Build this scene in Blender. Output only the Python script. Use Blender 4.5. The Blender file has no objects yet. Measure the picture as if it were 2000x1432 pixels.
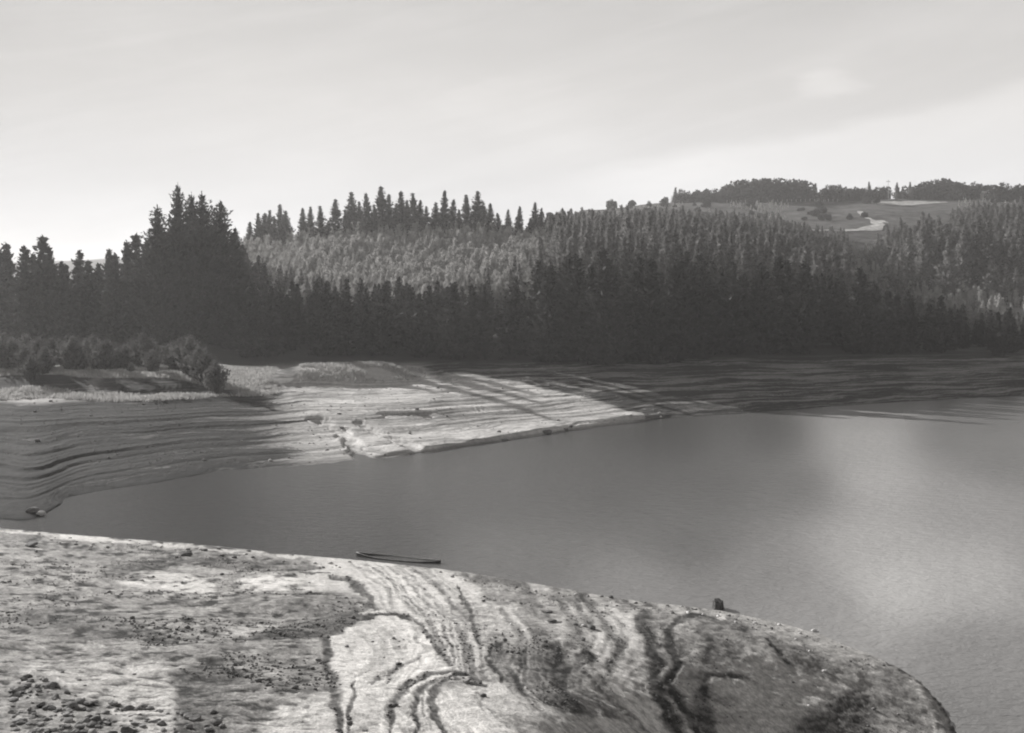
import bpy, math, random
import numpy as np
C = bpy.context
R = math.radians
PI = math.pi

# ------------------------------------------------------------------ camera, sky, sun
F = 2000.0                # focal length in photo pixels (photo is 2000 wide)
EYE = 14.0                # eye height above the lake
HZ = 600.0                # photo row of eye level
cam = bpy.data.cameras.new('camera'); cam_o = bpy.data.objects.new('camera', cam)
C.scene.collection.objects.link(cam_o); C.scene.camera = cam_o
cam_o.location = (0, 0, EYE); cam_o.rotation_euler = (PI/2, 0, 0)
cam.sensor_width = 36; cam.lens = 36.0*F/2000; cam.shift_y = -(716-HZ)/2000.0
cam.clip_start = 0.1; cam.clip_end = 6000

SUN_EL, SUN_AZ = 22.0, 42.0      # azimuth: degrees behind the left-hand side
sd = (-math.cos(R(SUN_AZ))*math.cos(R(SUN_EL)), math.sin(R(SUN_AZ))*math.cos(R(SUN_EL)), math.sin(R(SUN_EL)))
sun = bpy.data.lights.new('sun', 'SUN'); sun.energy = 5.0; sun.angle = R(0.5); sun.color = (1, 0.985, 0.965)
sun_o = bpy.data.objects.new('sun', sun); C.scene.collection.objects.link(sun_o)
from mathutils import Vector
sun_o.rotation_euler = Vector(sd).to_track_quat('Z', 'Y').to_euler()
C.scene.view_settings.view_transform = 'Standard'; C.scene.view_settings.look = 'None'
C.scene.view_settings.gamma = 1; C.scene.view_settings.exposure = 0.8
C.scene.cycles.filter_width = 2.0
C.scene.cycles.max_bounces = 5
C.scene.cycles.volume_bounces = 0

def N(nt, typ, **kw):
    n = nt.nodes.new(typ)
    for k, v in kw.items():
        if k == 'inp':
            for i, val in v.items():
                if hasattr(val, 'links') or isinstance(val, bpy.types.NodeSocket): nt.links.new(val, n.inputs[i])
                else: n.inputs[i].default_value = val
        else: setattr(n, k, v)
    return n
def M(nt, op, a, b=0.0, c=None, clamp=False):
    n = nt.nodes.new('ShaderNodeMath'); n.operation = op; n.use_clamp = clamp
    for i, v in enumerate((a, b) if c is None else (a, b, c)):
        if isinstance(v, bpy.types.NodeSocket): nt.links.new(v, n.inputs[i])
        else: n.inputs[i].default_value = v
    return n.outputs[0]
def SS(nt, x, lo, hi):
    n = nt.nodes.new('ShaderNodeMapRange'); n.interpolation_type = 'SMOOTHSTEP'
    nt.links.new(x, n.inputs[0]); n.inputs[1].default_value = lo; n.inputs[2].default_value = hi
    return n.outputs[0]

w = bpy.data.worlds.new('World'); C.scene.world = w; w.use_nodes = True
nt = w.node_tree; nt.nodes.clear()
sky = N(nt, 'ShaderNodeTexSky', sky_type='NISHITA', sun_disc=False, sun_elevation=R(SUN_EL), air_density=1.0, dust_density=2.0)
sky.sun_rotation = math.atan2(sd[0], sd[1])
bw = N(nt, 'ShaderNodeRGBToBW', inp={0: sky.outputs[0]})
tc = N(nt, 'ShaderNodeTexCoord'); sp = N(nt, 'ShaderNodeSeparateXYZ', inp={0: tc.outputs['Generated']})
az = M(nt, 'ARCTAN2', sp.outputs[0], sp.outputs[1]); el = M(nt, 'ARCSINE', sp.outputs[2])
uv = N(nt, 'ShaderNodeCombineXYZ', inp={0: az, 1: M(nt, 'MULTIPLY', el, 3.0)})
n1 = N(nt, 'ShaderNodeTexNoise', inp={'Vector': uv.outputs[0], 'Scale': 3.0, 'Detail': 5.0, 'Roughness': 0.55})
n2 = N(nt, 'ShaderNodeTexNoise', inp={'Vector': uv.outputs[0], 'Scale': 11.0, 'Detail': 5.0, 'Roughness': 0.6})
# even veil of bright low air, darker sky higher up (the photograph's blue reads dark)
lowair = M(nt, 'SUBTRACT', 1.0, SS(nt, el, 0.10, 0.62))
lowair = M(nt, 'MULTIPLY_ADD', SS(nt, az, -0.15, -0.6), -0.28, lowair)
base = M(nt, 'MULTIPLY_ADD', lowair, 4.75, 2.2)
# broad cloud bank on the right: its upper edge climbs to the right
edge = M(nt, 'MULTIPLY_ADD', az, 0.17, 0.118)
edge = M(nt, 'MULTIPLY_ADD', M(nt, 'SUBTRACT', n1.outputs[0], 0.5), 0.05, edge)
edge = M(nt, 'MULTIPLY_ADD', M(nt, 'SUBTRACT', n2.outputs[0], 0.5), 0.02, edge)
bank = SS(nt, M(nt, 'SUBTRACT', edge, el), -0.012, 0.012)
bank = M(nt, 'MULTIPLY', bank, SS(nt, az, -0.04, 0.16))
# small puff above the bank
dx = M(nt, 'DIVIDE', M(nt, 'SUBTRACT', az, 0.296), 0.024); dy = M(nt, 'DIVIDE', M(nt, 'SUBTRACT', el, 0.205), 0.013)
dd = M(nt, 'SQRT', M(nt, 'ADD', M(nt, 'MULTIPLY', dx, dx), M(nt, 'MULTIPLY', dy, dy)))
dd = M(nt, 'MULTIPLY_ADD', M(nt, 'SUBTRACT', n2.outputs[0], 0.5), 5.0, dd)
puff = M(nt, 'SUBTRACT', 1.0, SS(nt, dd, 0.0, 1.8))
veil = SS(nt, n1.outputs[0], 0.42, 0.68)
glow = SS(nt, M(nt, 'MULTIPLY_ADD', az, -0.9, el), 0.46, 0.18)
tot = M(nt, 'MULTIPLY_ADD', bank, 1.15, base)
wisp = N(nt, 'ShaderNodeTexNoise', inp={'Vector': N(nt, 'ShaderNodeCombineXYZ', inp={0: M(nt, 'MULTIPLY_ADD', el, -1.2, az), 1: M(nt, 'MULTIPLY_ADD', az, -1.4, M(nt, 'MULTIPLY', el, 7.0))}).outputs[0], 'Scale': 4.0, 'Detail': 7.0, 'Roughness': 0.62, 'Distortion': 0.4})
tot = M(nt, 'MULTIPLY_ADD', SS(nt, wisp.outputs[0], 0.4, 0.72), 0.4, tot)
tot = M(nt, 'MULTIPLY_ADD', puff, 0.9, tot)
tot = M(nt, 'MULTIPLY_ADD', veil, 0.55, tot)
tot = M(nt, 'MULTIPLY_ADD', bw.outputs[0], 0.015, tot)
tintf = M(nt, 'SUBTRACT', 1.0, SS(nt, el, 0.05, 0.22))
tint = N(nt, 'ShaderNodeMix', data_type='RGBA', inp={0: tintf, 6: (1.0, 0.975, 0.955, 1), 7: (0.985, 0.985, 1.0, 1)})
colm = N(nt, 'ShaderNodeVectorMath', operation='SCALE', inp={0: tint.outputs[2], 'Scale': tot})
bg = N(nt, 'ShaderNodeBackground', inp={0: colm.outputs[0], 1: 0.058})
wo = N(nt, 'ShaderNodeOutputWorld', inp={0: bg.outputs[0]})

# ------------------------------------------------------------------ numeric helpers
rng = np.random.default_rng(7)
def vnoise(x, y, seed=0):
    xi = np.floor(x).astype(np.int64); yi = np.floor(y).astype(np.int64); fx = x-xi; fy = y-yi
    def h(a, b):
        n = (a*374761393 + b*668265263 + seed*974634777) & 0xffffffff
        n = ((n ^ (n >> 13))*1274126177) & 0xffffffff
        return ((n ^ (n >> 16)) & 0xffffff)/float(0xffffff)
    u = fx*fx*(3-2*fx); v = fy*fy*(3-2*fy)
    return (h(xi, yi)*(1-u)+h(xi+1, yi)*u)*(1-v)+(h(xi, yi+1)*(1-u)+h(xi+1, yi+1)*u)*v
def fbm(x, y, s, o=4, seed=0, g=0.5):
    x = np.asarray(x, float)/s; y = np.asarray(y, float)/s; a = 1.0; t = 0; q = 0
    for i in range(o):
        t = t+a*(vnoise(x, y, seed+i*17)-0.5)*2; q += a; a *= g; x = x*2.03+3.1; y = y*2.03+1.7
    return t/q
def sst(x, a, b):
    t = np.clip((x-a)/(b-a), 0, 1); return t*t*(3-2*t)

# shorelines, (photo column, photo row) of the water's edge
NEAR = [(-100, 1022), (0, 1032), (200, 1049), (400, 1064), (560, 1082), (680, 1092), (860, 1111), (1000, 1132), (1200, 1168),
        (1400, 1191), (1550, 1222), (1700, 1268), (1800, 1318), (1845, 1380), (1872, 1440), (1925, 1600), (2100, 2000), (2400, 2900)]
FAR = [(-100, 1018), (0, 1012), (50, 1020), (92, 1003), (118, 985), (150, 968), (200, 958), (300, 944), (440, 918), (560, 914), (640, 907), (700, 901), (830, 886), (960, 866),
       (1060, 850), (1150, 837), (1230, 826), (1290, 818), (1400, 811), (1500, 804), (1700, 789), (1850, 780), (2000, 773), (2400, 762)]
npx = np.array([a for a, b in NEAR], float); nY = np.array([F*EYE/(b-HZ) for a, b in NEAR])
fpx = np.array([a for a, b in FAR], float); fY = np.array([F*EYE/(b-HZ) for a, b in FAR])
PG = np.arange(-700, 2701, 4.0)
def smooth_tab(xs, ys, sig):
    k = np.exp(-0.5*(np.arange(-60, 61)*4.0/sig)**2); v = np.interp(PG, xs, ys); return np.convolve(np.pad(v, 60, mode='edge'), k/k.sum(), 'valid')
NT, FT = smooth_tab(npx, nY, 16), smooth_tab(fpx, fY, 15)
def near_Y(px): return np.interp(px, PG, NT)
def far_Y(px): return np.interp(px, PG, FT)
_q = PG[(PG > 900) & (PG < 2500)]; SHX, SHY = (_q-1000)*near_Y(_q)/F, near_Y(_q)
def shore_dist(x, y):
    d = np.full(np.shape(x), 1e9)
    for a, b in zip(SHX[::3], SHY[::3]): d = np.minimum(d, (x-a)**2+(y-b)**2)
    return np.sqrt(d)
# exposed bank between the far shore (t = 0) and Y = 185 (t = 1)
TC = np.array([-400, -50, 150, 330, 480, 600, 720, 820, 900, 1050, 1150, 1300, 1500, 1750, 2000, 2400], float)
def tprof(px, pts):       # pts are (Y, z) -> t
    Y0 = float(np.interp(px, fpx, fY)); return [((Y-Y0)/(185-Y0), z) for Y, z in pts]
BP = [
 [(80, 1.5), (112, 4), (185, 9)],
 [(90, 1.7), (113, 3.75), (117, 4.1), (121, 4.2), (124, 5.2), (132, 6.1), (145, 6.8), (185, 8.5)],
 [(90, 1.3), (113, 3.75), (117, 4.05), (120, 4.1), (123, 4.9), (127, 5.7), (145, 6.6), (185, 8.5)],
 [(95, 1.0), (114, 3.6), (118, 3.95), (121, 4.0), (123, 4.7), (127, 5.5), (145, 6.3), (185, 8.2)],
 [(100, 1.2), (116, 3.3), (119, 3.7), (127, 4.1), (130, 4.3), (134, 4.6), (150, 5.4), (185, 8)],
 [(100, .9), (118, 2.9), (124, 3.5), (131, 3.7), (134, 5.6), (137, 6.2), (146, 5.0), (185, 8)],
 [(104, .9), (118, 2.8), (126, 3.5), (131, 3.7), (134, 5.7), (138, 6.5), (148, 5.2), (185, 8)],
 [(108, .9), (120, 2.7), (128, 3.6), (134, 3.9), (140, 4.5), (145, 4.8), (152, 5), (185, 8)],
 [(112, .9), (124, 2.6), (132, 3.4), (150, 4.3), (185, 8)],
 [(120, .9), (131, 2.2), (141, 3.2), (155, 4.3), (185, 8)],
 [(125, .9), (135, 1.9), (148, 3.3), (160, 4.6), (185, 8)],
 [(132, .5), (140, 1.4), (152, 3.2), (165, 4.8), (185, 8)],
 [(141, .7), (152, 2.3), (165, 4.5), (175, 5.6), (185, 7)],
 [(154, .7), (165, 2.6), (175, 4.7), (185, 6.2)],
 [(167, .7), (174, 2.3), (180, 4.4), (185, 5.6)],
 [(178, 1.5), (185, 5)]]
tt = np.linspace(0, 1, 121)
BT = []
for px, pts in zip(TC, BP):
    q = tprof(px, pts); BT.append(np.interp(tt, [0]+[a for a, b in q], [0]+[b for a, b in q]))
BT = np.array(BT)
YB = np.array([185, 220, 250, 290, 340, 400, 460, 520, 600, 900, 1600], float)
HC = np.array([-400, 300, 500, 700, 900, 1050, 1150, 1300, 1500, 1640, 1750, 1850, 2000, 2400], float)
HT = np.array([
 [8.5, 10, 11, 12, 13, 14, 16, 20, 25, 50, 20],
 [8, 10, 12, 14, 15, 16, 18, 22, 30, 56, 20],
 [8, 13, 19, 30, 31, 28, 25, 20, 20, 20, 20],
 [8, 13.5, 21, 33, 34, 30, 28, 25, 20, 20, 20],
 [8, 13.5, 21, 33, 34, 30, 30, 30, 30, 25, 20],
 [8, 14, 22, 32, 34, 33, 40, 50, 52, 30, 20],
 [8, 15, 23, 30, 35, 42, 53, 64, 63, 50, 20],
 [8, 15, 23, 29, 35, 44, 55, 67, 69, 60, 20],
 [7.5, 13, 21, 26, 34, 44, 56, 68, 71, 60, 20],
 [7, 11, 15, 18, 30, 43, 56, 68, 71, 60, 20],
 [6.5, 8, 10, 14, 28, 43, 57, 69, 71, 60, 20],
 [6, 7, 9, 15, 29, 44, 58, 69, 71, 60, 20],
 [5.6, 7, 9, 16, 31, 46, 59, 70, 73, 60, 20],
 [5, 7, 9, 18, 33, 48, 62, 72, 75, 60, 20]], float)
def bil(tab, xs, ys, x, y):
    x = np.clip(x, xs[0], xs[-1]); y = np.clip(y, ys[0], ys[-1])
    i = np.clip(np.searchsorted(xs, x)-1, 0, len(xs)-2); j = np.clip(np.searchsorted(ys, y)-1, 0, len(ys)-2)
    u = (x-xs[i])/(xs[i+1]-xs[i]); u = u*u*(3-2*u); v = (y-ys[j])/(ys[j+1]-ys[j])
    return (tab[i, j]*(1-u)+tab[i+1, j]*u)*(1-v)+(tab[i, j+1]*(1-u)+tab[i+1, j+1]*u)*v
N15 = ([-400, 600, 1400, 1700, 1850, 1950, 2050, 2400], [7.8, 7.7, 7.5, 7.2, 6.6, 5.0, 2.6, 0.5])
NZ = smooth_tab(N15[0], N15[1], 70)   # ground height 15 m out
def polar(x, y):
    th = np.arctan2(x, y); thc = np.clip(th, math.atan(-0.7), math.atan(0.7)); r = np.hypot(x, y)
    return 1000+F*np.tan(thc), r*np.cos(thc), th
def base_h(x, y):
    px, Y, th = polar(x, y)
    yn = near_Y(px); yf = np.maximum(far_Y(px), yn+0.4)
    # near mound
    z15 = np.interp(px, PG, NZ); t = np.clip((Y-15)/np.maximum(yn-15, 1), 0, 1)
    zf = z15+(15-Y)*0.17
    zc = np.where(Y < 15, zf+(12.4-zf)*(1-sst(Y, 2.2, 9)), z15*(1-t**1.12))
    lo = yn < 16
    zc = np.where(lo, np.interp(np.clip(Y/np.maximum(yn, 1), 0, 1), [0, .3, 1], [12.4, 9, 0]), zc)
    m_ = (px > 950) & (Y < yn+1)
    if m_.any():
        cap = 0.31*shore_dist(np.asarray(x)[m_], np.asarray(y)[m_])+0.02; a_ = zc[m_]; hh = np.clip(0.5+0.5*(a_-cap)/1.2, 0, 1); zc = zc.copy()
        blend = sst(px[m_], 950, 1720); zc[m_] = a_*(1-blend)+blend*np.maximum(0, a_*(1-hh)+cap*hh-1.2*hh*(1-hh)*0.5)
    mid = np.clip(np.minimum(Y-yn, yf-Y), 0, None); zw = -np.minimum(mid*0.22, 4)
    fill = 1-sst(px, -60, 10); zw = zw*(1-fill)+fill*0.9
    tb = np.clip((Y-yf)/(185-yf), 0, 1); zb = bil(BT, TC, tt, px, tb)
    zh = bil(HT, HC, YB, px, Y)
    z = np.where(Y < yn, zc, np.where(Y < yf, zw, np.where(Y < 185, zb, zh)))
    back = sst(np.abs(th), 1.2, 2.4); z = z*(1-back)+back*(12.4+0.02*Y)
    return z, px, Y, yn, yf
def flat(px, py, z): Y = (EYE-z)*F/(py-HZ); return (px-1000)*Y/F, Y
GULLY = [([flat(620, 815, 2.2), flat(665, 830, 1.8), flat(690, 862, 1.0), flat(715, 895, .2)], 0.45, 1.3),
         ([flat(700, 815, 2.2), flat(740, 828, 1.9), flat(790, 850, 1.2), flat(820, 880, .4)], 0.4, 1.2),
         ([flat(760, 800, 2.6), flat(830, 798, 2.6)], 0.35, 2.0)]
def height(x, y, tone=None):
    z, px, Y, yn, yf = base_h(x, y)
    near = Y < yn; edge_n = sst(yn-Y, 0.0, 3.0)
    d = fbm(x, y, 3.0, 4, 3)*0.13+fbm(x, y, 0.55, 3, 9)*0.045*sst(yn-Y, 0, 1.5)
    z = z+np.where(near, d*(0.25+0.75*edge_n), 0)
    sf = Y-yf; far = sf > 0
    z = z+np.where(far, fbm(x, y, 9, 5, 21)*0.45*sst(sf, 0, 12)*(0.45+0.55*sst(sf, 20, 60)), 0)
    # worn gullies and the undercut rim of the lit point
    for gl, dep, wd in GULLY:
        dm = np.full(np.shape(x), 1e9)
        for (x1, y1), (x2, y2) in zip(gl[:-1], gl[1:]):
            dx, dy = x2-x1, y2-y1; q = np.clip(((x-x1)*dx+(y-y1)*dy)/(dx*dx+dy*dy), 0, 1); dm = np.minimum(dm, np.hypot(x-x1-q*dx, y-y1-q*dy))
        z = z-np.where(far, dep*(1-sst(dm+fbm(x, y, 2, 3, 71)*0.5, 0, wd)), 0)
    rim = sst(px, 640, 860)*(1-sst(px, 1270, 1320)); z = z+np.where(far, rim*(0.38+0.25*fbm(x, y, 6, 3, 72))*(sst(sf, 0.5, 1.1)-0.6*sst(sf, 1.1, 6)), 0)
    # benches cut by the falling water along the exposed bank
    ring = far & (z < 4.6); ph = z*2*PI/0.33+fbm(x, y, 14, 3, 5)*3.0
    z = z+np.where(ring, (fbm(z*9+fbm(x, y, 18, 3, 6)*2.2, z*0+1.5+fbm(x, y, 60, 2, 7), 1.0, 3, 73)*0.22+np.sin(ph)*0.012)*sst(z, 0.05, 0.5), 0)
    z = z+np.where(Y > 185, fbm(x, y, 40, 4, 31)*2.0*sst(Y, 185, 260), 0)
    # wavering water line
    w_ = np.exp(-(sf/6.0)**2); z = z+np.where(far, fbm(x, y, 5, 4, 41)*0.22*w_, 0)
    return z
def hgt(x, y): return float(height(np.array([float(x)]), np.array([float(y)]))[0])
def at(px, Y):            # ground point seen in photo column px at depth Y
    x = (px-1000)*Y/F; return x, Y, hgt(x, Y)
def hit(px, py):          # first ground point along the sight line through a photo pixel
    Y = np.geomspace(11, 620, 3000); x = (px-1000)*Y/F; z = height(x, Y); ray = EYE-(py-HZ)*Y/F
    i = int(np.argmax(z > ray)) if (z > ray).any() else int(np.argmin((ray-z)/Y)); return float(x[i]), float(Y[i]), float(z[i])

# ------------------------------------------------------------------ sediment pattern of the near mound
X0, Y0 = -120, 1000; CW, CH = 2260, 450
gx, gy = np.meshgrid(np.arange(CW)+X0, np.arange(CH)+Y0)
wx = gx+fbm(gx, gy*2.2, 46, 4, 50)*13+fbm(gx, gy*2.2, 8, 3, 51)*4; wy = gy+fbm(gx, gy*2.2, 46, 4, 77)*6+fbm(gx, gy*2.2, 8, 3, 78)*3
T = np.full((CH, CW), 152.0)
def blur(a, n):
    for ax in (0, 1):
        k = max(1, n if ax == 1 else n//2)
        for _ in range(2):
            c = np.cumsum(np.pad(a, [(k+1, k) if i == ax else (0, 0) for i in (0, 1)], mode='edge'), axis=ax)
            a = (np.take(c, range(2*k+1, c.shape[ax]), axis=ax)-np.take(c, range(0, c.shape[ax]-2*k-1), axis=ax))/(2*k+1)
    return a
def poly(pts, val, soft=6, k=1.0):
    global T
    m = np.zeros(T.shape, bool); n = len(pts)
    for i in range(n):
        (x1, y1), (x2, y2) = pts[i], pts[(i+1) % n]
        if y1 == y2: continue
        c = ((wy > y1) != (wy > y2)) & (wx < (x2-x1)*(wy-y1)/(y2-y1)+x1); m ^= c
    a = blur(m.astype(float), soft)*k; T = T*(1-a)+val*a
def stroke(pts, wd, val, k=1.0, taper=True):
    global T
    n = len(pts)-1
    best = np.full(T.shape, 1e9)
    for i in range(n):
        (x1, y1), (x2, y2) = pts[i], pts[i+1]
        dx, dy = x2-x1, y2-y1; q = np.clip(((wx-x1)*dx+(wy-y1)*dy)/(dx*dx+dy*dy+1e-6), 0, 1)
        s = (i+q)/n; ww = wd*(0.45+0.55*np.sin(PI*np.clip(s*0.9+0.05, 0, 1))) if taper else wd
        best = np.minimum(best, np.hypot(wx-x1-q*dx, (wy-y1-q*dy)*1.25)/ww/1.3)
    a = (1-sst(best, 0.3, 1.0))*k; T = T*(1-a)+val*a
T += fbm(gx, gy*3, 90, 3, 60)*10
poly([(600, 1085), (700, 1090), (860, 1110), (950, 1140), (1010, 1250), (960, 1290), (900, 1250), (860, 1215), (790, 1190), (745, 1190), (700, 1160), (640, 1150), (560, 1150), (540, 1130), (600, 1120)], 202, 7)
poly([(800, 1190), (950, 1170), (1010, 1260), (990, 1340), (900, 1345), (870, 1300), (850, 1240)], 180, 8)
poly([(640, 1245), (700, 1215), (790, 1195), (830, 1215), (850, 1260), (860, 1300), (810, 1320), (770, 1350), (740, 1400), (672, 1440), (668, 1340), (650, 1290)], 214, 4)
poly([(100, 1320), (180, 1300), (325, 1298), (345, 1340), (340, 1440), (250, 1440), (200, 1370), (130, 1350)], 188, 5)
poly([(40, 1310), (70, 1290), (110, 1300), (130, 1330), (60, 1330)], 178, 5)
poly([(560, 1340), (650, 1350), (655, 1440), (480, 1440), (540, 1380)], 194, 7)
poly([(780, 1370), (900, 1345), (1010, 1335), (1150, 1370), (1300, 1400), (1380, 1440), (700, 1440)], 204, 10)
poly([(1240, 1180), (1420, 1190), (1600, 1220), (1700, 1260), (1860, 1400), (1940, 1450), (1400, 1450), (1330, 1380), (1290, 1300), (1250, 1230)], 150, 8)
poly([(1140, 1240), (1190, 1235), (1200, 1290), (1250, 1300), (1280, 1340), (1340, 1440), (1180, 1440), (1140, 1330), (1160, 1290)], 204, 6)
poly([(1150, 1185), (1250, 1190), (1262, 1280), (1250, 1330), (1210, 1240), (1160, 1225)], 192, 8)
poly([(960, 1255), (1050, 1265), (1100, 1262), (1155, 1280), (1155, 1310), (1110, 1335), (1230, 1400), (1100, 1395), (1000, 1350), (955, 1310)], 138, 6)
poly([(920, 1115), (1170, 1160), (1250, 1180), (1180, 1215), (1080, 1235), (1000, 1240), (950, 1180)], 152, 10)
poly([(960, 1180), (1010, 1185), (1035, 1240), (1005, 1230), (975, 1205)], 195, 5)
poly([(1050, 1215), (1100, 1205), (1105, 1250), (1080, 1255)], 190, 5)
poly([(1145, 1245), (1185, 1240), (1190, 1270), (1170, 1285), (1150, 1270)], 222, 3)
poly([(1430, 1260), (1500, 1245), (1560, 1300), (1650, 1320), (1680, 1440), (1430, 1440), (1400, 1330)], 170, 20)
poly([(1370, 1205), (1470, 1215), (1480, 1255), (1420, 1300), (1375, 1285)], 122, 8)
poly([(1490, 1235), (1570, 1250), (1620, 1290), (1650, 1330), (1580, 1325), (1530, 1290)], 118, 6)
poly([(1550, 1410), (1600, 1375), (1650, 1350), (1700, 1360), (1720, 1450), (1540, 1450)], 98, 16)
poly([(1660, 1300), (1760, 1312), (1840, 1425), (1780, 1450), (1735, 1390)], 128, 22)
poly([(460, 1246), (560, 1213), (690, 1190), (750, 1203), (700, 1217), (640, 1243), (560, 1250), (500, 1254)], 104, 4)
poly([(380, 1087), (560, 1094), (640, 1108), (560, 1119), (420, 1107)], 116, 5)
poly([(180, 1128), (230, 1100), (400, 1090), (380, 1098), (260, 1112), (240, 1135)], 108, 4)
poly([(345, 1312), (430, 1290), (480, 1330), (450, 1370), (450, 1450), (345, 1450)], 112, 6)
poly([(460, 1330), (560, 1310), (640, 1290), (650, 1345), (540, 1380), (480, 1440), (450, 1440)], 140, 8)
poly([(40, 1185), (200, 1190), (280, 1230), (240, 1250), (40, 1215)], 124, 10)
poly([(240, 1140), (290, 1120), (370, 1118), (420, 1140), (420, 1165), (330, 1155), (245, 1150)], 198, 4)
poly([(460, 1135), (540, 1125), (620, 1140), (640, 1152), (540, 1152), (480, 1148)], 218, 4)
poly([(420, 1170), (640, 1160), (700, 1180), (640, 1200), (500, 1215), (430, 1200)], 140, 8)
poly([(420, 1240), (500, 1215), (540, 1218), (470, 1248)], 178, 5)
S = stroke
S([(0, 1036), (200, 1053), (290, 1062)], 8, 214); S([(280, 1062), (400, 1069), (640, 1094)], 5, 200)
S([(40, 1062), (120, 1070), (300, 1078)], 5, 125, .6)
S([(300, 1090), (460, 1100)], 4, 100); S([(400, 1160), (460, 1150), (500, 1149)], 3, 110); S([(340, 1183), (470, 1172), (500, 1168)], 4, 108)
S([(355, 1136), (400, 1134)], 3, 95); S([(545, 1125), (590, 1119), (640, 1122)], 3, 105); S([(600, 1160), (670, 1162)], 3, 110)
S([(690, 1207), (720, 1205), (760, 1197), (797, 1198)], 7, 88); S([(775, 1203), (805, 1212)], 10, 84)
S([(700, 1199), (750, 1192)], 6, 222)
S([(800, 1205), (830, 1225), (850, 1262), (875, 1292), (888, 1312)], 6, 112)
S([(640, 1245), (638, 1290), (648, 1330), (658, 1370), (662, 1400), (668, 1440)], 9, 104, taper=False)
S([(700, 1325), (690, 1360), (682, 1400), (684, 1440)], 5, 120)
S([(640, 1130), (680, 1133), (705, 1145), (720, 1168), (725, 1190)], 9, 116)
def family(base, offs, fan=1.0):
    for o, v, wd in offs: S([(a+o*(1+(fan-1)*k_/max(1, len(base)-1)), b+o*0.12) for k_, (a, b) in enumerate(base)], wd*1.15, v, 0.52)
family([(715, 1103), (765, 1133), (797, 1165), (835, 1195), (862, 1212), (866, 1236), (880, 1268), (889, 1308)], ((-24, 140, 5), (-12, 212, 4), (0, 112, 5), (12, 216, 5), (20, 138, 4), (31, 214, 5), (42, 118, 5), (53, 206, 5), (64, 128, 6), (80, 205, 7), (96, 118, 5)), 0.55)
family([(1120, 1180), (1150, 1215), (1158, 1245), (1128, 1290), (1165, 1335), (1210, 1375), (1290, 1440)], ((-34, 128, 6), (-18, 190, 6), (0, 120, 6), (16, 215, 8), (34, 150, 5), (48, 218, 8), (66, 138, 5), (82, 214, 8)), 0.9)
family([(955, 1180), (985, 1215), (1010, 1250)], ((0, 200, 6), (14, 130, 5), (28, 196, 6), (42, 132, 5)))
S([(895, 1145), (908, 1180), (925, 1215), (930, 1250)], 5, 112); S([(900, 1230), (912, 1270), (925, 1310), (940, 1335)], 8, 132)
S([(955, 1258), (950, 1285), (965, 1305), (976, 1328)], 6, 88); S([(955, 1256), (990, 1252)], 5, 108)
S([(1000, 1272), (990, 1300), (1005, 1325), (1030, 1350), (1060, 1372), (1110, 1385)], 8, 108)
S([(1010, 1285), (1030, 1262)], 6, 100); S([(1068, 1262), (1090, 1263), (1097, 1280), (1085, 1303)], 7, 86)
S([(1030, 1270), (1020, 1290), (1030, 1305), (1080, 1305), (1130, 1300), (1152, 1290)], 8, 100); S([(1135, 1272), (1158, 1284)], 11, 90)
S([(1000, 1290), (1020, 1330), (1050, 1345)], 5, 168); S([(1060, 1322), (1110, 1362)], 5, 176); S([(1030, 1340), (1055, 1372)], 6, 185)
S([(868, 1313), (918, 1313)], 7, 82); S([(872, 1322), (895, 1324)], 9, 104); S([(905, 1330), (948, 1336)], 6, 98)
S([(880, 1300), (825, 1308), (780, 1328), (752, 1365), (745, 1400), (748, 1440)], 7, 216); S([(885, 1308), (840, 1316), (800, 1336), (772, 1368), (764, 1400), (768, 1440)], 8, 118)
S([(880, 1314), (845, 1322), (812, 1343), (792, 1370), (790, 1440)], 6, 214); S([(880, 1322), (860, 1332), (834, 1352), (830, 1380), (838, 1440)], 6, 212)
S([(880, 1318), (850, 1328), (822, 1350), (812, 1380), (816, 1440)], 7, 116); S([(870, 1325), (850, 1345), (844, 1370), (853, 1400), (872, 1440)], 9, 104)
S([(835, 1340), (826, 1370), (832, 1400)], 4, 150); S([(930, 1350), (945, 1390)], 4, 165); S([(720, 1330), (760, 1310), (830, 1275)], 6, 160)
S([(730, 1300), (690, 1320)], 3, 170)
S([(1258, 1200), (1266, 1235), (1272, 1270), (1284, 1300), (1276, 1330), (1290, 1362), (1306, 1395), (1330, 1440)], 15, 102, taper=False)
S([(1298, 1228), (1320, 1213), (1348, 1200), (1375, 1199)], 9, 84)
S([(1304, 1235), (1308, 1250), (1320, 1277), (1324, 1300), (1308, 1320), (1306, 1335), (1322, 1358), (1342, 1395), (1366, 1440)], 10, 86, taper=False)
S([(1320, 1284), (1340, 1284)], 4, 100); S([(1352, 1270), (1346, 1320), (1340, 1350)], 5, 132)
S([(1370, 1332), (1382, 1318), (1410, 1318), (1460, 1325)], 8, 104); S([(1372, 1345), (1362, 1372), (1378, 1402), (1398, 1440)], 19, 88)
S([(1375, 1206), (1420, 1215), (1455, 1228)], 14, 100); S([(1415, 1285), (1440, 1290)], 6, 96); S([(1500, 1248), (1520, 1280), (1550, 1300)], 7, 98)
S([(1395, 1205), (1410, 1206)], 6, 195); S([(1520, 1243), (1570, 1256)], 7, 176)
S([(1640, 1248), (1720, 1278), (1790, 1320), (1835, 1372), (1872, 1440)], 8, 100, taper=False); S([(1600, 1236), (1700, 1272), (1740, 1290)], 8, 140)
S([(1785, 1330), (1812, 1372), (1830, 1440)], 7, 168); S([(1720, 1276), (1765, 1290)], 4, 160)
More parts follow.
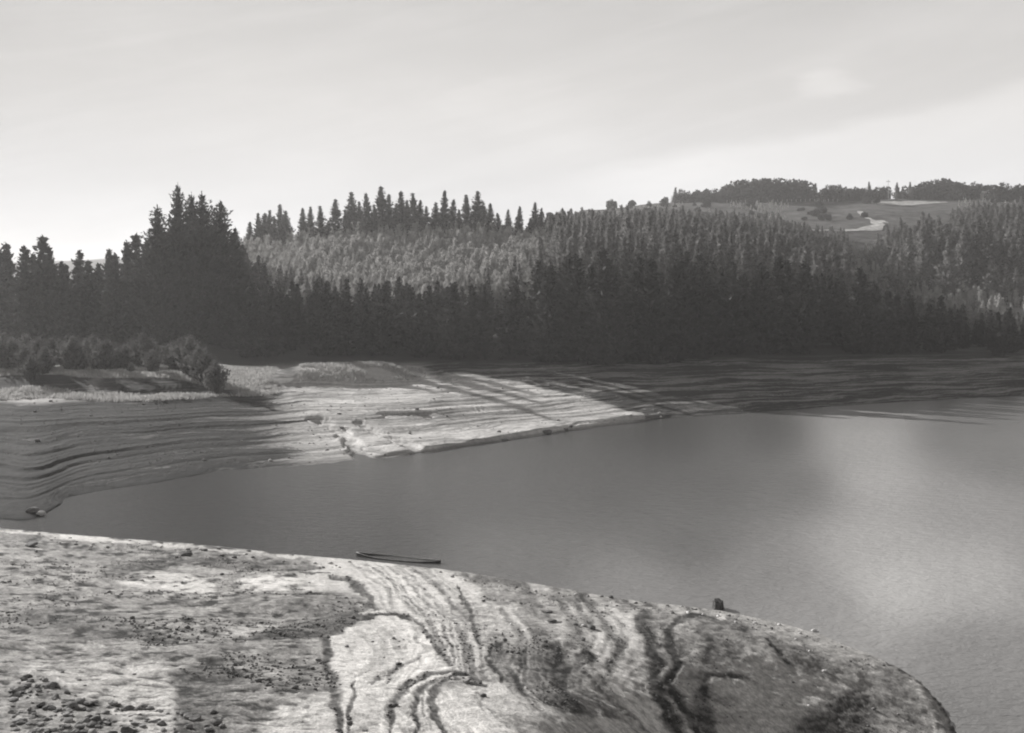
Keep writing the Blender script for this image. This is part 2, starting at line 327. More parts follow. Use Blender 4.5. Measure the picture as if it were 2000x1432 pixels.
S([(930, 1125), (1010, 1140), (1020, 1150)], 9, 118); S([(1060, 1168), (1130, 1172), (1150, 1160)], 9, 122); S([(1060, 1196), (1082, 1198)], 4, 96); S([(1070, 1214), (1092, 1216)], 5, 96)
S([(1010, 1150), (1120, 1160)], 6, 165)
def line_noise(sv, sc, seed): return fbm(sv, sv*0+3.3, sc, 3, seed, 0.6)
shift = np.interp(gy, [1000, 1100, 1150, 1200, 1240, 1300, 1340, 1390, 1450], [-230, -130, -60, -8, 0, 26, 12, 55, 120])
sv = gx-shift+fbm(gx, gy*2, 120, 3, 61)*46+fbm(gx, gy*2, 30, 3, 62)*7
bands = np.tanh(line_noise(sv, 17, 63)*4.5)*0.7+np.tanh(line_noise(sv+fbm(gx, gy*2, 14, 2, 69)*3, 6, 74)*3)*0.35
bm_ = sst(gx, 650, 760)*(1-sst(gx, 1330, 1480))*(0.35+0.65*sst(fbm(gx, gy*2, 110, 3, 64), -0.35, 0.3))
T = T+np.where(bands < 0, bands*48, bands*26)*bm_
hv = gy-gx*0.06+fbm(gx, gy*2, 150, 3, 65)*26+fbm(gx, gy*2, 40, 3, 66)*5
T = T+np.tanh(line_noise(hv, 9, 67)*3)*20*(1-sst(gx, 560, 700))*(0.3+0.7*sst(fbm(gx, gy*2, 120, 3, 68), -0.3, 0.3))
mott = fbm(gx, gy*3.4, 11, 3, 91); st2 = fbm(gx, gy*5.5, 34, 4, 95)
rough = 0.35+0.65*np.clip(1-sst(T, 175, 215), 0, 1)
T = T+(mott*34+st2*26+fbm(gx, gy*3, 4, 2, 92)*16)*rough
# left part is torn into small cross-bedded ledges
lm = sst(-gx, -660, -560); T = T-np.clip(fbm(gx, gy*7, 26, 3, 99)-0.08, 0, 1)*190*lm
T = np.clip(T+20*sst(gx, 1290, 1480)*(T > 100), 70, 232)  # right flank painted lighter to make up for its slope away from the sun
def tone_at(px, py):
    i = np.clip((px-X0).astype(int), 0, CW-1); j = np.clip((py-Y0).astype(int), 0, CH-1); return T[j, i]

# ------------------------------------------------------------------ object helpers
col = C.scene.collection
def link(o, parent=None):
    col.objects.link(o)
    if parent: o.parent = parent
    return o
def tag(o, label=None, cat=None, group=None, kind=None):
    if label: o['label'] = label
    if cat: o['category'] = cat
    if group: o['group'] = group
    if kind: o['kind'] = kind
    return o
def mesh_np(name, V, Fc, mat, smooth=False, attr=None, midx=None):
    """V (n,3); Fc (m,k)"""
    me = bpy.data.meshes.new(name); V = np.asarray(V, np.float32); Fc = np.asarray(Fc, np.int32); k = Fc.shape[1]
    me.vertices.add(len(V)); me.vertices.foreach_set('co', V.ravel())
    me.loops.add(Fc.size); me.loops.foreach_set('vertex_index', Fc.ravel())
    me.polygons.add(len(Fc)); me.polygons.foreach_set('loop_start', np.arange(0, Fc.size, k, dtype=np.int32))
    me.update(calc_edges=True)
    if smooth: me.polygons.foreach_set('use_smooth', np.ones(len(Fc), bool))
    if attr:
        for an, av in attr.items():
            a = me.attributes.new(an, 'FLOAT', 'POINT'); a.data.foreach_set('value', np.asarray(av, np.float32))
    me.materials.append(mat); me.validate(); return me
def obj(name, me, parent=None, loc=(0, 0, 0), rz=0, sc=(1, 1, 1)):
    o = bpy.data.objects.new(name, me); o.location = loc; o.rotation_euler = (0, 0, rz); o.scale = sc; return link(o, parent)
def empty(name, loc=(0, 0, 0), rz=0, sc=1.0):
    o = bpy.data.objects.new(name, None); o.location = loc; o.rotation_euler = (0, 0, rz)
    o.scale = (sc, sc, sc) if not hasattr(sc, '__len__') else sc; o.empty_display_size = 0.3; return link(o)
class MB:
    def __init__(s): s.v = []; s.f = []
    def add(s, v, f):
        n = len(s.v); s.v += [tuple(p) for p in v]; s.f += [tuple(i+n for i in q) for q in f]
    def box(s, a, b):
        x0, y0, z0 = a; x1, y1, z1 = b
        s.add([(x0, y0, z0), (x1, y0, z0), (x1, y1, z0), (x0, y1, z0), (x0, y0, z1), (x1, y0, z1), (x1, y1, z1), (x0, y1, z1)],
              [(0, 3, 2, 1), (4, 5, 6, 7), (0, 1, 5, 4), (1, 2, 6, 5), (2, 3, 7, 6), (3, 0, 4, 7)])
    def tube(s, pts, rad, n=6):
        rings = []
        for i, p in enumerate(pts):
            a = Vector(pts[max(i-1, 0)]); b = Vector(pts[min(i+1, len(pts)-1)]); d = (b-a).normalized()
            u = d.cross(Vector((0, 0, 1)) if abs(d.z) < .9 else Vector((1, 0, 0))).normalized(); v = d.cross(u)
            rings.append([Vector(p)+(u*math.cos(2*PI*k/n)+v*math.sin(2*PI*k/n))*rad[i] for k in range(n)])
        V = [q for r_ in rings for q in r_]; f = []
        for i in range(len(pts)-1):
            for k in range(n): f.append((i*n+k, i*n+(k+1) % n, (i+1)*n+(k+1) % n, (i+1)*n+k))
        f.append(tuple(range(n))[::-1]); f.append(tuple((len(pts)-1)*n+k for k in range(n))); s.add(V, f)
    def mesh(s, name, mat, smooth=False):
        me = bpy.data.meshes.new(name); me.from_pydata(s.v, [], s.f); me.materials.append(mat)
        if smooth:
            for p in me.polygons: p.use_smooth = True
        me.update(); return me

# ------------------------------------------------------------------ materials (the photograph is black and white, so is its place)
def pmat(name, col_, rough=0.9, spec=0.2, noise=None, bump=None, rand=0.0, warm=0.985):
    m = bpy.data.materials.new(name); m.use_nodes = True; t = m.node_tree; b = t.nodes['Principled BSDF']
    b.inputs['Roughness'].default_value = rough; b.inputs['Specular IOR Level'].default_value = spec
    g = N(t, 'ShaderNodeNewGeometry'); val = None
    if noise:
        s, lo, hi = noise
        n = N(t, 'ShaderNodeTexNoise', inp={'Vector': g.outputs['Position'], 'Scale': s, 'Detail': 5.0, 'Roughness': 0.6})
        val = N(t, 'ShaderNodeMapRange', inp={0: n.outputs[0], 1: 0.3, 2: 0.7, 3: lo, 4: hi}).outputs[0]
    else: val = M(t, 'ADD', col_, 0)
    if rand:
        oi = N(t, 'ShaderNodeObjectInfo'); val = M(t, 'MULTIPLY', val, M(t, 'MULTIPLY_ADD', oi.outputs['Random'], rand, 1-rand/2))
    c = N(t, 'ShaderNodeCombineColor', inp={0: val, 1: M(t, 'MULTIPLY', val, warm), 2: M(t, 'MULTIPLY', val, warm*warm)})
    t.links.new(c.outputs[0], b.inputs['Base Color'])
    if bump:
        n = N(t, 'ShaderNodeTexNoise', inp={'Vector': g.outputs['Position'], 'Scale': bump[0], 'Detail': 6.0, 'Roughness': 0.65})
        bp = N(t, 'ShaderNodeBump', inp={'Height': n.outputs[0], 'Strength': bump[1], 'Distance': bump[2]}); t.links.new(bp.outputs[0], b.inputs['Normal'])
    return m
def foliage_mat(name, lo, hi, trans=0.15, rand=0.4, s=1.2):
    m = pmat(name, lo, 0.75, 0.15, (s, lo, hi), None, rand)
    t = m.node_tree; b = t.nodes['Principled BSDF']; o = t.nodes['Material Output']
    tr = N(t, 'ShaderNodeBsdfTranslucent'); cl = b.inputs['Base Color'].links[0].from_socket; t.links.new(cl, tr.inputs[0])
    mx = N(t, 'ShaderNodeMixShader', inp={0: trans, 1: b.outputs[0], 2: tr.outputs[0]}); t.links.new(mx.outputs[0], o.inputs[0])
    return m
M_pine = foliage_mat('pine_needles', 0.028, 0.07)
M_lit = foliage_mat('sunlit_pine_needles', 0.1, 0.22, 0.4)  # lit copy of the pine needles, sunlight put into the colour
M_bush = foliage_mat('bank_pine_needles', 0.06, 0.15, 0.35)
M_scrub = foliage_mat('scrub_leaves', 0.3, 0.5, 0.25, 0, 0.35)
M_grass = foliage_mat('dry_grass', 0.3, 0.55, 0.3, 0, 0.8)
M_bark = pmat('bark', 0.06, 0.9, 0.1, (4, 0.04, 0.1))
M_rockd = pmat('dark_stone', 0.14, 0.9, 0.2, (6, 0.07, 0.2), (20, 0.6, 0.02), 0.5)
M_rockl = pmat('pale_stone', 0.5, 0.9, 0.2, (6, 0.38, 0.62), (20, 0.6, 0.02), 0.3)
M_clod = pmat('mud_clod', 0.3, 0.95, 0.1, (7, 0.08, 0.34), (12, 0.9, 0.05), 0.7)
M_wood = pmat('old_wood', 0.1, 0.9, 0.1, (9, 0.05, 0.13), (30, 0.6, 0.01))
M_hull = pmat('dark_boat_paint', 0.06, 0.6, 0.3, (5, 0.04, 0.08))
M_rail = pmat('pale_boat_paint', 0.3, 0.6, 0.3, (2, 0.12, 0.5))
M_track = pmat('pale_gravel', 0.5, 0.95, 0.1, (0.5, 0.22, 0.62))
M_wall = pmat('pale_wall', 0.38, 0.9, 0.1)
M_roof = pmat('roof_iron', 0.3, 0.7, 0.2)
M_glass = pmat('dark_pane', 0.03, 0.2, 0.5)

def ground_near():
    m = bpy.data.materials.new('lake_mud'); m.use_nodes = True; t = m.node_tree; b = t.nodes['Principled BSDF']
    b.inputs['Roughness'].default_value = 0.95; b.inputs['Specular IOR Level'].default_value = 0.1
    g = N(t, 'ShaderNodeNewGeometry'); a = N(t, 'ShaderNodeAttribute', attribute_name='tone')
    n = N(t, 'ShaderNodeTexNoise', inp={'Vector': g.outputs['Position'], 'Scale': 5.0, 'Detail': 8.0, 'Roughness': 0.7})
    n2_ = N(t, 'ShaderNodeTexNoise', inp={'Vector': g.outputs['Position'], 'Scale': 22.0, 'Detail': 4.0, 'Roughness': 0.7})
    f = M(t, 'MULTIPLY', N(t, 'ShaderNodeMapRange', inp={0: n.outputs[0], 1: 0.3, 2: 0.7, 3: 0.6, 4: 1.36}).outputs[0],
          N(t, 'ShaderNodeMapRange', inp={0: n2_.outputs[0], 1: 0.3, 2: 0.7, 3: 0.68, 4: 1.3}).outputs[0])
    v = M(t, 'MINIMUM', M(t, 'MULTIPLY', a.outputs['Fac'], f), 0.82)
    c = N(t, 'ShaderNodeCombineColor', inp={0: v, 1: M(t, 'MULTIPLY', v, 0.975), 2: M(t, 'MULTIPLY', v, 0.945)}); t.links.new(c.outputs[0], b.inputs['Base Color'])
    h = M(t, 'ADD', n.outputs[0], M(t, 'MULTIPLY', n2_.outputs[0], 0.4))
    bp = N(t, 'ShaderNodeBump', inp={'Height': h, 'Strength': 0.9, 'Distance': 0.12}); t.links.new(bp.outputs[0], b.inputs['Normal'])
    return m
def ground_bank():
    m = bpy.data.materials.new('ringed_bank_mud'); m.use_nodes = True; t = m.node_tree; b = t.nodes['Principled BSDF']
    b.inputs['Roughness'].default_value = 0.95; b.inputs['Specular IOR Level'].default_value = 0.1
    g = N(t, 'ShaderNodeNewGeometry'); s = N(t, 'ShaderNodeSeparateXYZ', inp={0: g.outputs['Position']})
    n = N(t, 'ShaderNodeTexNoise', inp={'Vector': g.outputs['Position'], 'Scale': 0.10, 'Detail': 6.0, 'Roughness': 0.6})
    # level rings left by the falling water: noise that varies only with height, slightly bent
    zz = M(t, 'MULTIPLY_ADD', n.outputs[0], 0.9, s.outputs[2])
    cv = N(t, 'ShaderNodeCombineXYZ', inp={0: M(t, 'MULTIPLY', s.outputs[0], 0.012), 1: M(t, 'MULTIPLY', s.outputs[1], 0.012), 2: M(t, 'MULTIPLY', zz, 1.0)})
    r1 = N(t, 'ShaderNodeTexNoise', inp={'Vector': cv.outputs[0], 'Scale': 4.5, 'Detail': 6.0, 'Roughness': 0.75})
    nf = N(t, 'ShaderNodeTexNoise', inp={'Vector': g.outputs['Position'], 'Scale': 1.6, 'Detail': 6.0, 'Roughness': 0.7})
    v = N(t, 'ShaderNodeMapRange', inp={0: r1.outputs[0], 1: 0.36, 2: 0.62, 3: 0.2, 4: 0.74}).outputs[0]
    v = M(t, 'MULTIPLY', v, N(t, 'ShaderNodeMapRange', inp={0: nf.outputs[0], 1: 0.3, 2: 0.7, 3: 0.75, 4: 1.2}).outputs[0])
    # damp dark rim at the water, scrubby dark floor above the old water level
    v = M(t, 'MULTIPLY', v, M(t, 'MULTIPLY_ADD', SS(t, s.outputs[2], 0.02, 0.3), 0.5, 0.5))
    # bank shade painted into the mud colour; its tongues follow the rings
    dp = N(t, 'ShaderNodeAttribute', attribute_name='bank_shade'); dq = M(t, 'MULTIPLY_ADD', M(t, 'SUBTRACT', r1.outputs[0], 0.5), 3.6, dp.outputs['Fac'])
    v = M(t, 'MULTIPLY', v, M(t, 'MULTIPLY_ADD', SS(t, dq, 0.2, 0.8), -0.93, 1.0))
    a = N(t, 'ShaderNodeAttribute', attribute_name='grass')
    mix = N(t, 'ShaderNodeMix', data_type='FLOAT', inp={0: a.outputs['Fac'], 2: v, 3: M(t, 'MULTIPLY_ADD', nf.outputs[0], 0.3, 0.3)})
    fl = SS(t, s.outputs[2], 4.7, 5.9); fl = M(t, 'MULTIPLY', fl, M(t, 'SUBTRACT', 1.0, a.outputs['Fac']))
    mix2 = N(t, 'ShaderNodeMix', data_type='FLOAT', inp={0: fl, 2: mix.outputs[0], 3: 0.06})
    v = mix2.outputs[0]
    c = N(t, 'ShaderNodeCombineColor', inp={0: v, 1: M(t, 'MULTIPLY', v, 0.98), 2: M(t, 'MULTIPLY', v, 0.96)}); t.links.new(c.outputs[0], b.inputs['Base Color'])
    bp = N(t, 'ShaderNodeBump', inp={'Height': M(t, 'ADD', nf.outputs[0], r1.outputs[0]), 'Strength': 0.8, 'Distance': 0.25}); t.links.new(bp.outputs[0], b.inputs['Normal'])
    return m
M_near, M_bank = ground_near(), ground_bank()
M_hill = pmat('hill_pasture', 0.2, 0.95, 0.1, (0.16, 0.045, 0.14), (0.7, 0.8, 0.5))
M_bed = pmat('lake_bed', 0.12, 0.95, 0.1, (0.5, 0.08, 0.16))

# ------------------------------------------------------------------ the ground, one continuous height field in four pieces
ths = np.concatenate([np.radians(np.linspace(-180, -42, 60))[:-1], np.arctan((np.linspace(-500, 2500, 1250)-1000)/F*1.0), np.radians(np.linspace(42, 180, 60))[1:]])
ths = np.unique(np.round(ths, 7))
Yr = np.concatenate([np.linspace(1.5, 9, 12)[:-1], F*6.3/np.linspace(F*6.3/9, F*6.3/15, 60)[:-1], np.geomspace(15, 66, 400)[:-1], np.geomspace(66, 190, 380)[:-1], np.geomspace(190, 620, 180)[:-1], np.geomspace(620, 1600, 14)])
TH, RR = np.meshgrid(ths, Yr)
cosc = np.cos(np.clip(TH, math.atan(-0.7), math.atan(0.7)))
GX = RR/cosc*np.sin(TH); GY = RR/cosc*np.cos(TH)
zb_, PX, YE, YN, YF = base_h(GX, GY)
Z = height(GX, GY)
PY = HZ+(EYE-zb_)*F/np.maximum(YE, 1)
isn = YE < YN+0.3
tn = tone_at(PX, np.minimum(PY, 1440)); far_out = PY > 1440
tn = np.where(far_out, 165+fbm(GX, GY, 0.8, 4, 88)*45, tn)
ILL = 0.96
lin = (tn/255.0)
alb = np.clip((np.where(lin > .04045, ((lin+.055)/1.055)**2.4, lin/12.92)-0.02)/ILL, 0.03, 0.85)
Z = Z+np.where(isn, (tn-160)/90*0.016*sst(YN-YE, 0.2, 2), 0)
# cracked clods at the lower left: lift of the broken crust
GR = sst(PX, 60, 0)*0
lip = far_Y(PX)
grass = (sst(zb_, 3.55, 3.9)*(1-sst(PX, 500, 560))+sst(zb_, 4.3, 4.7)*sst(PX, 560, 600)*(1-sst(PX, 800, 860)))*(YE < 150)*(YE > 100)
grass = np.clip(grass, 0, 1)*(1-sst(YE, 118.5, 119.3)*(1-sst(YE, 124.6, 125.6))*(1-sst(PX, 440, 500))*sst(fbm(GX, GY*0.4, 9, 3, 19), -0.5, -0.2))  # grass left out to show the painted shade under the terrace lip
bank_shade = np.maximum(1-sst(PX+(PY-840)*-0.3, 440, 680), 0.66*sst(np.interp(PX, [780, 840, 1000, 1060, 1180, 1255, 1290], [700, 738, 748, 764, 792, 815, 880])-PY+fbm(GX, GY, 7, 3, 81)*9, -2, 9)*sst(PX, 800, 860))  # shade on the left and right banks, painted as darker mud
nr, nc = TH.shape
idx = np.arange(nr*nc).reshape(nr, nc)
Q = np.stack([idx[:-1, :-1], idx[:-1, 1:], idx[1:, 1:], idx[1:, :-1]], -1).reshape(-1, 4)
# region of each quad
yc = ((YE-YN)[:-1, :-1]).ravel(); yfc = ((YE-YF)[:-1, :-1]).ravel(); Yc = YE[:-1, :-1].ravel()
reg = np.where(yc < 0.6, 0, np.where(yfc < -1.0, 1, np.where(Yc < 186, 2, 3)))
V = np.stack([GX.ravel(), GY.ravel(), Z.ravel()], -1)
for k, (nm, mt, lb) in enumerate((('ground', M_near, 'pale striped lake mud of the near shore'), ('lake_bed', M_bed, 'mud bed under the lake'),
                                  ('lake_bank', M_bank, 'exposed ringed mud bank of the far shore'), ('hillside', M_hill, 'hills rising behind the lake'))):
    q = Q[reg == k]; u, inv = np.unique(q.ravel(), return_inverse=True)
    me = mesh_np(nm, V[u], inv.reshape(-1, 4)[:, ::-1], mt, True, {'tone': alb.ravel()[u], 'grass': grass.ravel()[u], 'bank_shade': bank_shade.ravel()[u]})
    me.flip_normals() if False else None
    tag(obj(nm, me), lb, None, None, 'structure')

# ------------------------------------------------------------------ water
def water():
    m = bpy.data.materials.new('lake_water'); m.use_nodes = True; t = m.node_tree; b = t.nodes['Principled BSDF']
    g = N(t, 'ShaderNodeNewGeometry')
    mp = N(t, 'ShaderNodeMapping', inp={0: g.outputs['Position'], 'Rotation': (0, 0, 0.5), 'Scale': (0.6, 1.0, 1.0)})
    nb = N(t, 'ShaderNodeTexNoise', inp={'Vector': mp.outputs[0], 'Scale': 0.035, 'Detail': 3.0})
    n1_ = N(t, 'ShaderNodeTexNoise', inp={'Vector': mp.outputs[0], 'Scale': 1.6, 'Detail': 4.0, 'Roughness': 0.6})
    n2_ = N(t, 'ShaderNodeTexNoise', inp={'Vector': mp.outputs[0], 'Scale': 7.0, 'Detail': 3.0})
    h = M(t, 'ADD', M(t, 'MULTIPLY', n1_.outputs[0], 1.0), M(t, 'MULTIPLY', n2_.outputs[0], 0.25))
    bp = N(t, 'ShaderNodeBump', inp={'Height': h, 'Strength': 0.8, 'Distance': 0.12}); t.links.new(bp.outputs[0], b.inputs['Normal'])
    sa = N(t, 'ShaderNodeAttribute', attribute_name='silt_glare')
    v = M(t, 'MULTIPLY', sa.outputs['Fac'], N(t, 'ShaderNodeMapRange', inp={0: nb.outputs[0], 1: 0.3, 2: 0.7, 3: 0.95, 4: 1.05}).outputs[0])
    c = N(t, 'ShaderNodeCombineColor', inp={0: v, 1: M(t, 'MULTIPLY', v, 0.985), 2: M(t, 'MULTIPLY', v, 0.97)}); t.links.new(c.outputs[0], b.inputs['Base Color'])
    b.inputs['IOR'].default_value = 1.33; b.inputs['Roughness'].default_value = 0.22
    return m
# sky glare painted into the water colour, with cloudy water off the near point
SILT_GLARE = [(-200, 1000, .035), (150, 980, .035), (500, 1000, .035), (500, 930, .05), (700, 1060, .05), (1000, 950, .088), (1000, 1110, .14), (1300, 850, .07), (1250, 1150, .22), (1400, 950, .09), (1350, 1060, .11), (1500, 1120, .2),
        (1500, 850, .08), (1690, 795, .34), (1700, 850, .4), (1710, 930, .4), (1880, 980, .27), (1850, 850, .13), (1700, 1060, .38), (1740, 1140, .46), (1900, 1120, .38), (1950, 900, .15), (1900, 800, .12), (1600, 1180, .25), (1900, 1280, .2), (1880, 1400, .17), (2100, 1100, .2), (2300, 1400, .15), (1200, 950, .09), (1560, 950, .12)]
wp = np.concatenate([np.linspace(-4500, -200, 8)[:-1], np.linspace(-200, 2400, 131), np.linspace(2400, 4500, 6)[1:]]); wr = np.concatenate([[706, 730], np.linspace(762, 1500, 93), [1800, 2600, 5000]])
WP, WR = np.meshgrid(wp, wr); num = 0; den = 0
for a_, b_, v_ in SILT_GLARE: k_ = 1/(((WP-a_)/1.0)**2+((WR-b_)*1.6)**2+5000)**1.8; num = num+k_*v_; den = den+k_
WY = F*EYE/(WR-HZ); WX = (WP-1000)*WY/F; ii = np.arange(WP.size).reshape(WP.shape)
me = mesh_np('lake', np.stack([WX.ravel(), WY.ravel(), WX.ravel()*0], -1), np.stack([ii[:-1, :-1], ii[1:, :-1], ii[1:, 1:], ii[:-1, 1:]], -1).reshape(-1, 4), water(), True, {'silt_glare': (num/den).ravel()})
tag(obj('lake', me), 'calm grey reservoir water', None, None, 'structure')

# ------------------------------------------------------------------ trees
def leafset(P, size, r, elong=2.0, up=0.35, axis=None, ks=1.0):
    """one elongated triangle pair (a needle spray) per point"""
    n = len(P); a = r.normal(size=(n, 3)); a[:, 2] += up
    if axis is not None: a = a*0.55+axis*1.3
    a /= np.linalg.norm(a, axis=1)[:, None]
    b = np.cross(a, r.normal(size=(n, 3))); b /= np.linalg.norm(b, axis=1)[:, None]
    s = (size*ks*(0.6+0.8*r.random(n)))[:, None]; L = a*s*elong*0.5; W = b*s*0.5
    V_ = np.stack([P-L, P-L*0.1+W, P+L, P-L*0.1-W], 1).reshape(-1, 3)
    return V_, np.arange(4*n).reshape(n, 4)
def conifer(seed, H, Rr, base=0.12, shape=0.9, tuft=0.45, dens=1.0, rise=0.35, ragged=0.3):
    r = np.random.default_rng(seed); pts = []; axs = []; tb = MB()
    bend = r.normal(size=2)*0.02*H
    def ax(h): q = h/H; return np.array([bend[0]*q*q, bend[1]*q*q, h])
    hs = [H*k/7 for k in range(8)]
    tb.tube([tuple(ax(h)) for h in hs], [0.022*H*(1-h/H*0.93)*0.8+0.01 for h in hs], 6)
    h = base*H
    while h < H*0.985:
        q = (h-base*H)/(H*(1-base)); rad = Rr*((1-q)**shape)*(0.62+0.38*min(1, q/0.15+0.3))*(0.8+0.4*r.random())
        m = r.integers(5, 8); off = r.random()*6.28
        for k in range(m):
            an = off+k*6.283/m+r.normal()*0.25; L = max(0.25, rad*(1-ragged*r.random())*(1.25 if r.random() < 0.12 else 1))
            up = rise*(0.6+0.8*r.random()); d = np.array([math.cos(an), math.sin(an), up]); c0 = ax(h)
            nn = max(2, int(L/0.42*dens)); tq = (np.arange(nn)+0.6)/nn
            curve = c0+np.outer(tq*L, [d[0], d[1], 0])+np.outer(L*(tq*up*0.5+tq**2*up*0.6-0.05*tq), [0, 0, 1])
            if L > 0.9:
                tb.tube([tuple(c0), tuple(curve[nn//2]), tuple(curve[-1])], [0.012*L+0.015, 0.008*L+0.01, 0.005], 3)
            for j in range(3):
                jit = r.normal(size=(nn, 3))*(0.16+0.10*tq[:, None]*L*0.35); pts.append(curve+jit); axs.append(np.tile(d/np.linalg.norm(d), (nn, 1)))
        h += (0.42+0.3*r.random())*(0.6+0.4*(1-q))/max(dens, 0.6)*(H/14)**0.4
    # leader shoots
    pts.append(np.array([ax(H*(0.93+0.08*i/7)) for i in range(8)])); axs.append(np.tile([0, 0, 1.], (8, 1)))
    P = np.concatenate(pts); A = np.concatenate(axs)
    V_, F_ = leafset(P, tuft, r, 2.2, 0.3, A, 0.5+0.5*np.clip((H-P[:, 2])/(0.35*H), 0, 1))
    return V_, F_, tb
def broad(seed, H, Rr, tuft=0.6, n=1800):
    r = np.random.default_rng(seed); tb = MB(); tb.tube([(0, 0, 0), (0.1, 0, H*.35), (0, .1, H*.75)], [.03*H, .02*H, .008*H], 6)
    cs = []
    for k in range(14):
        a = r.random()*6.28; q = r.random()**.5*Rr*0.7; zc = H*(0.12+0.74*r.random()*(1-q/Rr*0.4)); cs.append((q*math.cos(a), q*math.sin(a), zc, Rr*(0.3+0.25*r.random())))
        tb.tube([(0, 0, H*.3), (cs[-1][0]*.6, cs[-1][1]*.6, zc*.8), cs[-1][:3]], [.012*H, .008*H, .004*H], 3)
    P = []
    for k in range(n):
        c = cs[k % 14]; d = r.normal(size=3); d /= np.linalg.norm(d); P.append(np.array(c[:3])+d*c[3]*(0.55+0.5*r.random()))
    V_, F_ = leafset(np.array(P), tuft, r, 1.4, 0.1); return V_, F_, tb
def proto(gen, mat):
    V_, F_, tb = gen; return dict(V=V_, F=F_, crown=mesh_np('crown', V_, F_, mat), trunk=tb.mesh('trunk', M_bark, True), H=float(V_[:, 2].max()))
P_ridge = [proto(conifer(100+i, 15, 3.1+0.5*(i % 3), 0.05, 0.85, 0.42, 1.0, 0.3, 0.4), M_pine) for i in range(6)]
P_dark = [proto(conifer(200+i, 12, 3.3+0.3*(i % 3), 0.04, 0.9, 0.42, 1.0, 0.35, 0.5), M_pine) for i in range(6)]
P_big = [proto(conifer(300+i, 30, 7.6, 0.04, 0.6, 0.55, 1.0, 0.5, 0.55), M_pine) for i in range(3)]
P_mid = [proto(conifer(400+i, 14, 3.4+0.3*(i % 3), 0.04, 0.9, 0.42, 1.0, 0.4, 0.5), M_lit) for i in range(5)]
P_young = [proto(conifer(500+i, 4.5, 2.1, 0.03, 0.7, 0.2, 2.0, 1.0, 0.5), M_bush) for i in range(5)]
P_broad = [proto(broad(600+i, 10, 5.0, 0.75), M_pine) for i in range(4)]
P_scrub = [conifer(700+i, 4.2, 1.25, 0.03, 0.7, 0.30, 0.62, 1.0, 0.4) for i in range(6)]
def tree(name, pr, loc, Ht, label, cat, group, wid=1.0, rz=None):
    s = Ht/pr['H']; t_ = empty(name, loc, random.random()*6.28 if rz is None else rz, (s*wid, s*wid, s))
    obj('trunk', pr['trunk'], t_); obj('crown', pr['crown'], t_); tag(t_, label, cat, group); return t_
random.seed(5)
def ordn(i): return ['first', 'second', 'third', 'fourth', 'fifth', 'sixth', 'seventh', 'eighth', 'ninth', 'tenth', 'eleventh', 'twelfth', 'thirteenth', 'fourteenth', 'fifteenth', 'sixteenth',
    'seventeenth', 'eighteenth', 'nineteenth', 'twentieth', 'twenty-first', 'twenty-second', 'twenty-third', 'twenty-fourth', 'twenty-fifth', 'twenty-sixth', 'twenty-seventh', 'twenty-eighth', 'twenty-ninth', 'thirtieth',
    'thirty-first', 'thirty-second', 'thirty-third', 'thirty-fourth', 'thirty-fifth', 'thirty-sixth', 'thirty-seventh', 'thirty-eighth', 'thirty-ninth', 'fortieth'][i]
def to_top(px, Y, py): x, y, z = at(px, Y); return (x, y, z-0.2), EYE+(HZ-py)*Y/F-z+0.2
# skyline pines on the middle ridge: column, top row, width factor
RIDGE = [(487, 432, 1), (507, 415, .8), (524, 408, .7), (536, 420, .7), (547, 398, .9), (559, 410, .9), (592, 405, .9), (606, 402, .8), (628, 400, .8), (655, 388, 1.1), (674, 408, .7), (688, 373, .9), (703, 392, .9),
         (719, 376, .8), (733, 398, .8), (745, 363, 1.1), (758, 378, 1.0), (772, 396, .8), (785, 372, 1.0), (797, 390, .8), (810, 375, .8), (818, 390, 1.0), (832, 402, 1.0), (850, 394, .9), (867, 370, .8), (882, 388, .9), (898, 408, .9),
         (912, 378, .9), (932, 372, 1.1), (944, 392, .9), (958, 396, 1.0), (975, 415, 1), (992, 408, .8), (1013, 402, .9), (1044, 394, .9), (1056, 405, .8)]
for i, (px, py, wd) in enumerate(RIDGE):
    Y = 292+random.uniform(-6, 10); loc, h = to_top(px, Y, py)
    tree('pine_tree', P_ridge[i % 6], loc, h, 'slim skyline pine, %s right of the big dark clump' % ordn(i), 'pine tree', 'skyline pines on the middle ridge', wd*1.3)
for i in range(24):
    px = random.uniform(495, 1075); Y = random.uniform(284, 300); loc, h = to_top(px, Y, random.uniform(412, 450)); 
    tree('pine_tree', P_ridge[i % 6], loc, max(h, 3), 'low dark pine filling the gaps at the foot of the skyline pines', 'pine tree', 'low pines at the foot of the skyline pines', random.uniform(1.3, 1.9))
# the great dark clump left of centre
for px, Y, py, wd, lb in ((348, 176, 354, .62, 'tallest dark pine of the big clump, narrow top rising above the rest'), (312, 172, 398, .95, 'broad pine on the left edge of the big dark clump with long raised branches'),
                      (375, 182, 373, .8, 'pine second from the right in the big dark clump, just right of its tallest top'), (403, 180, 372, .9, 'broad dark pine forming the flat top of the big clump'),
                      (432, 184, 388, .95, 'rounded dark pine on the right shoulder of the big clump'), (330, 178, 440, .8, 'lower pine filling the left foot of the big dark clump'), (458, 186, 440, .7, 'lowest pine on the right edge of the big dark clump')):
    loc, h = to_top(px, Y, py); tree('pine_tree', P_big[int(px) % 3], loc, h, lb, 'pine tree', 'pines of the big dark clump', wd)
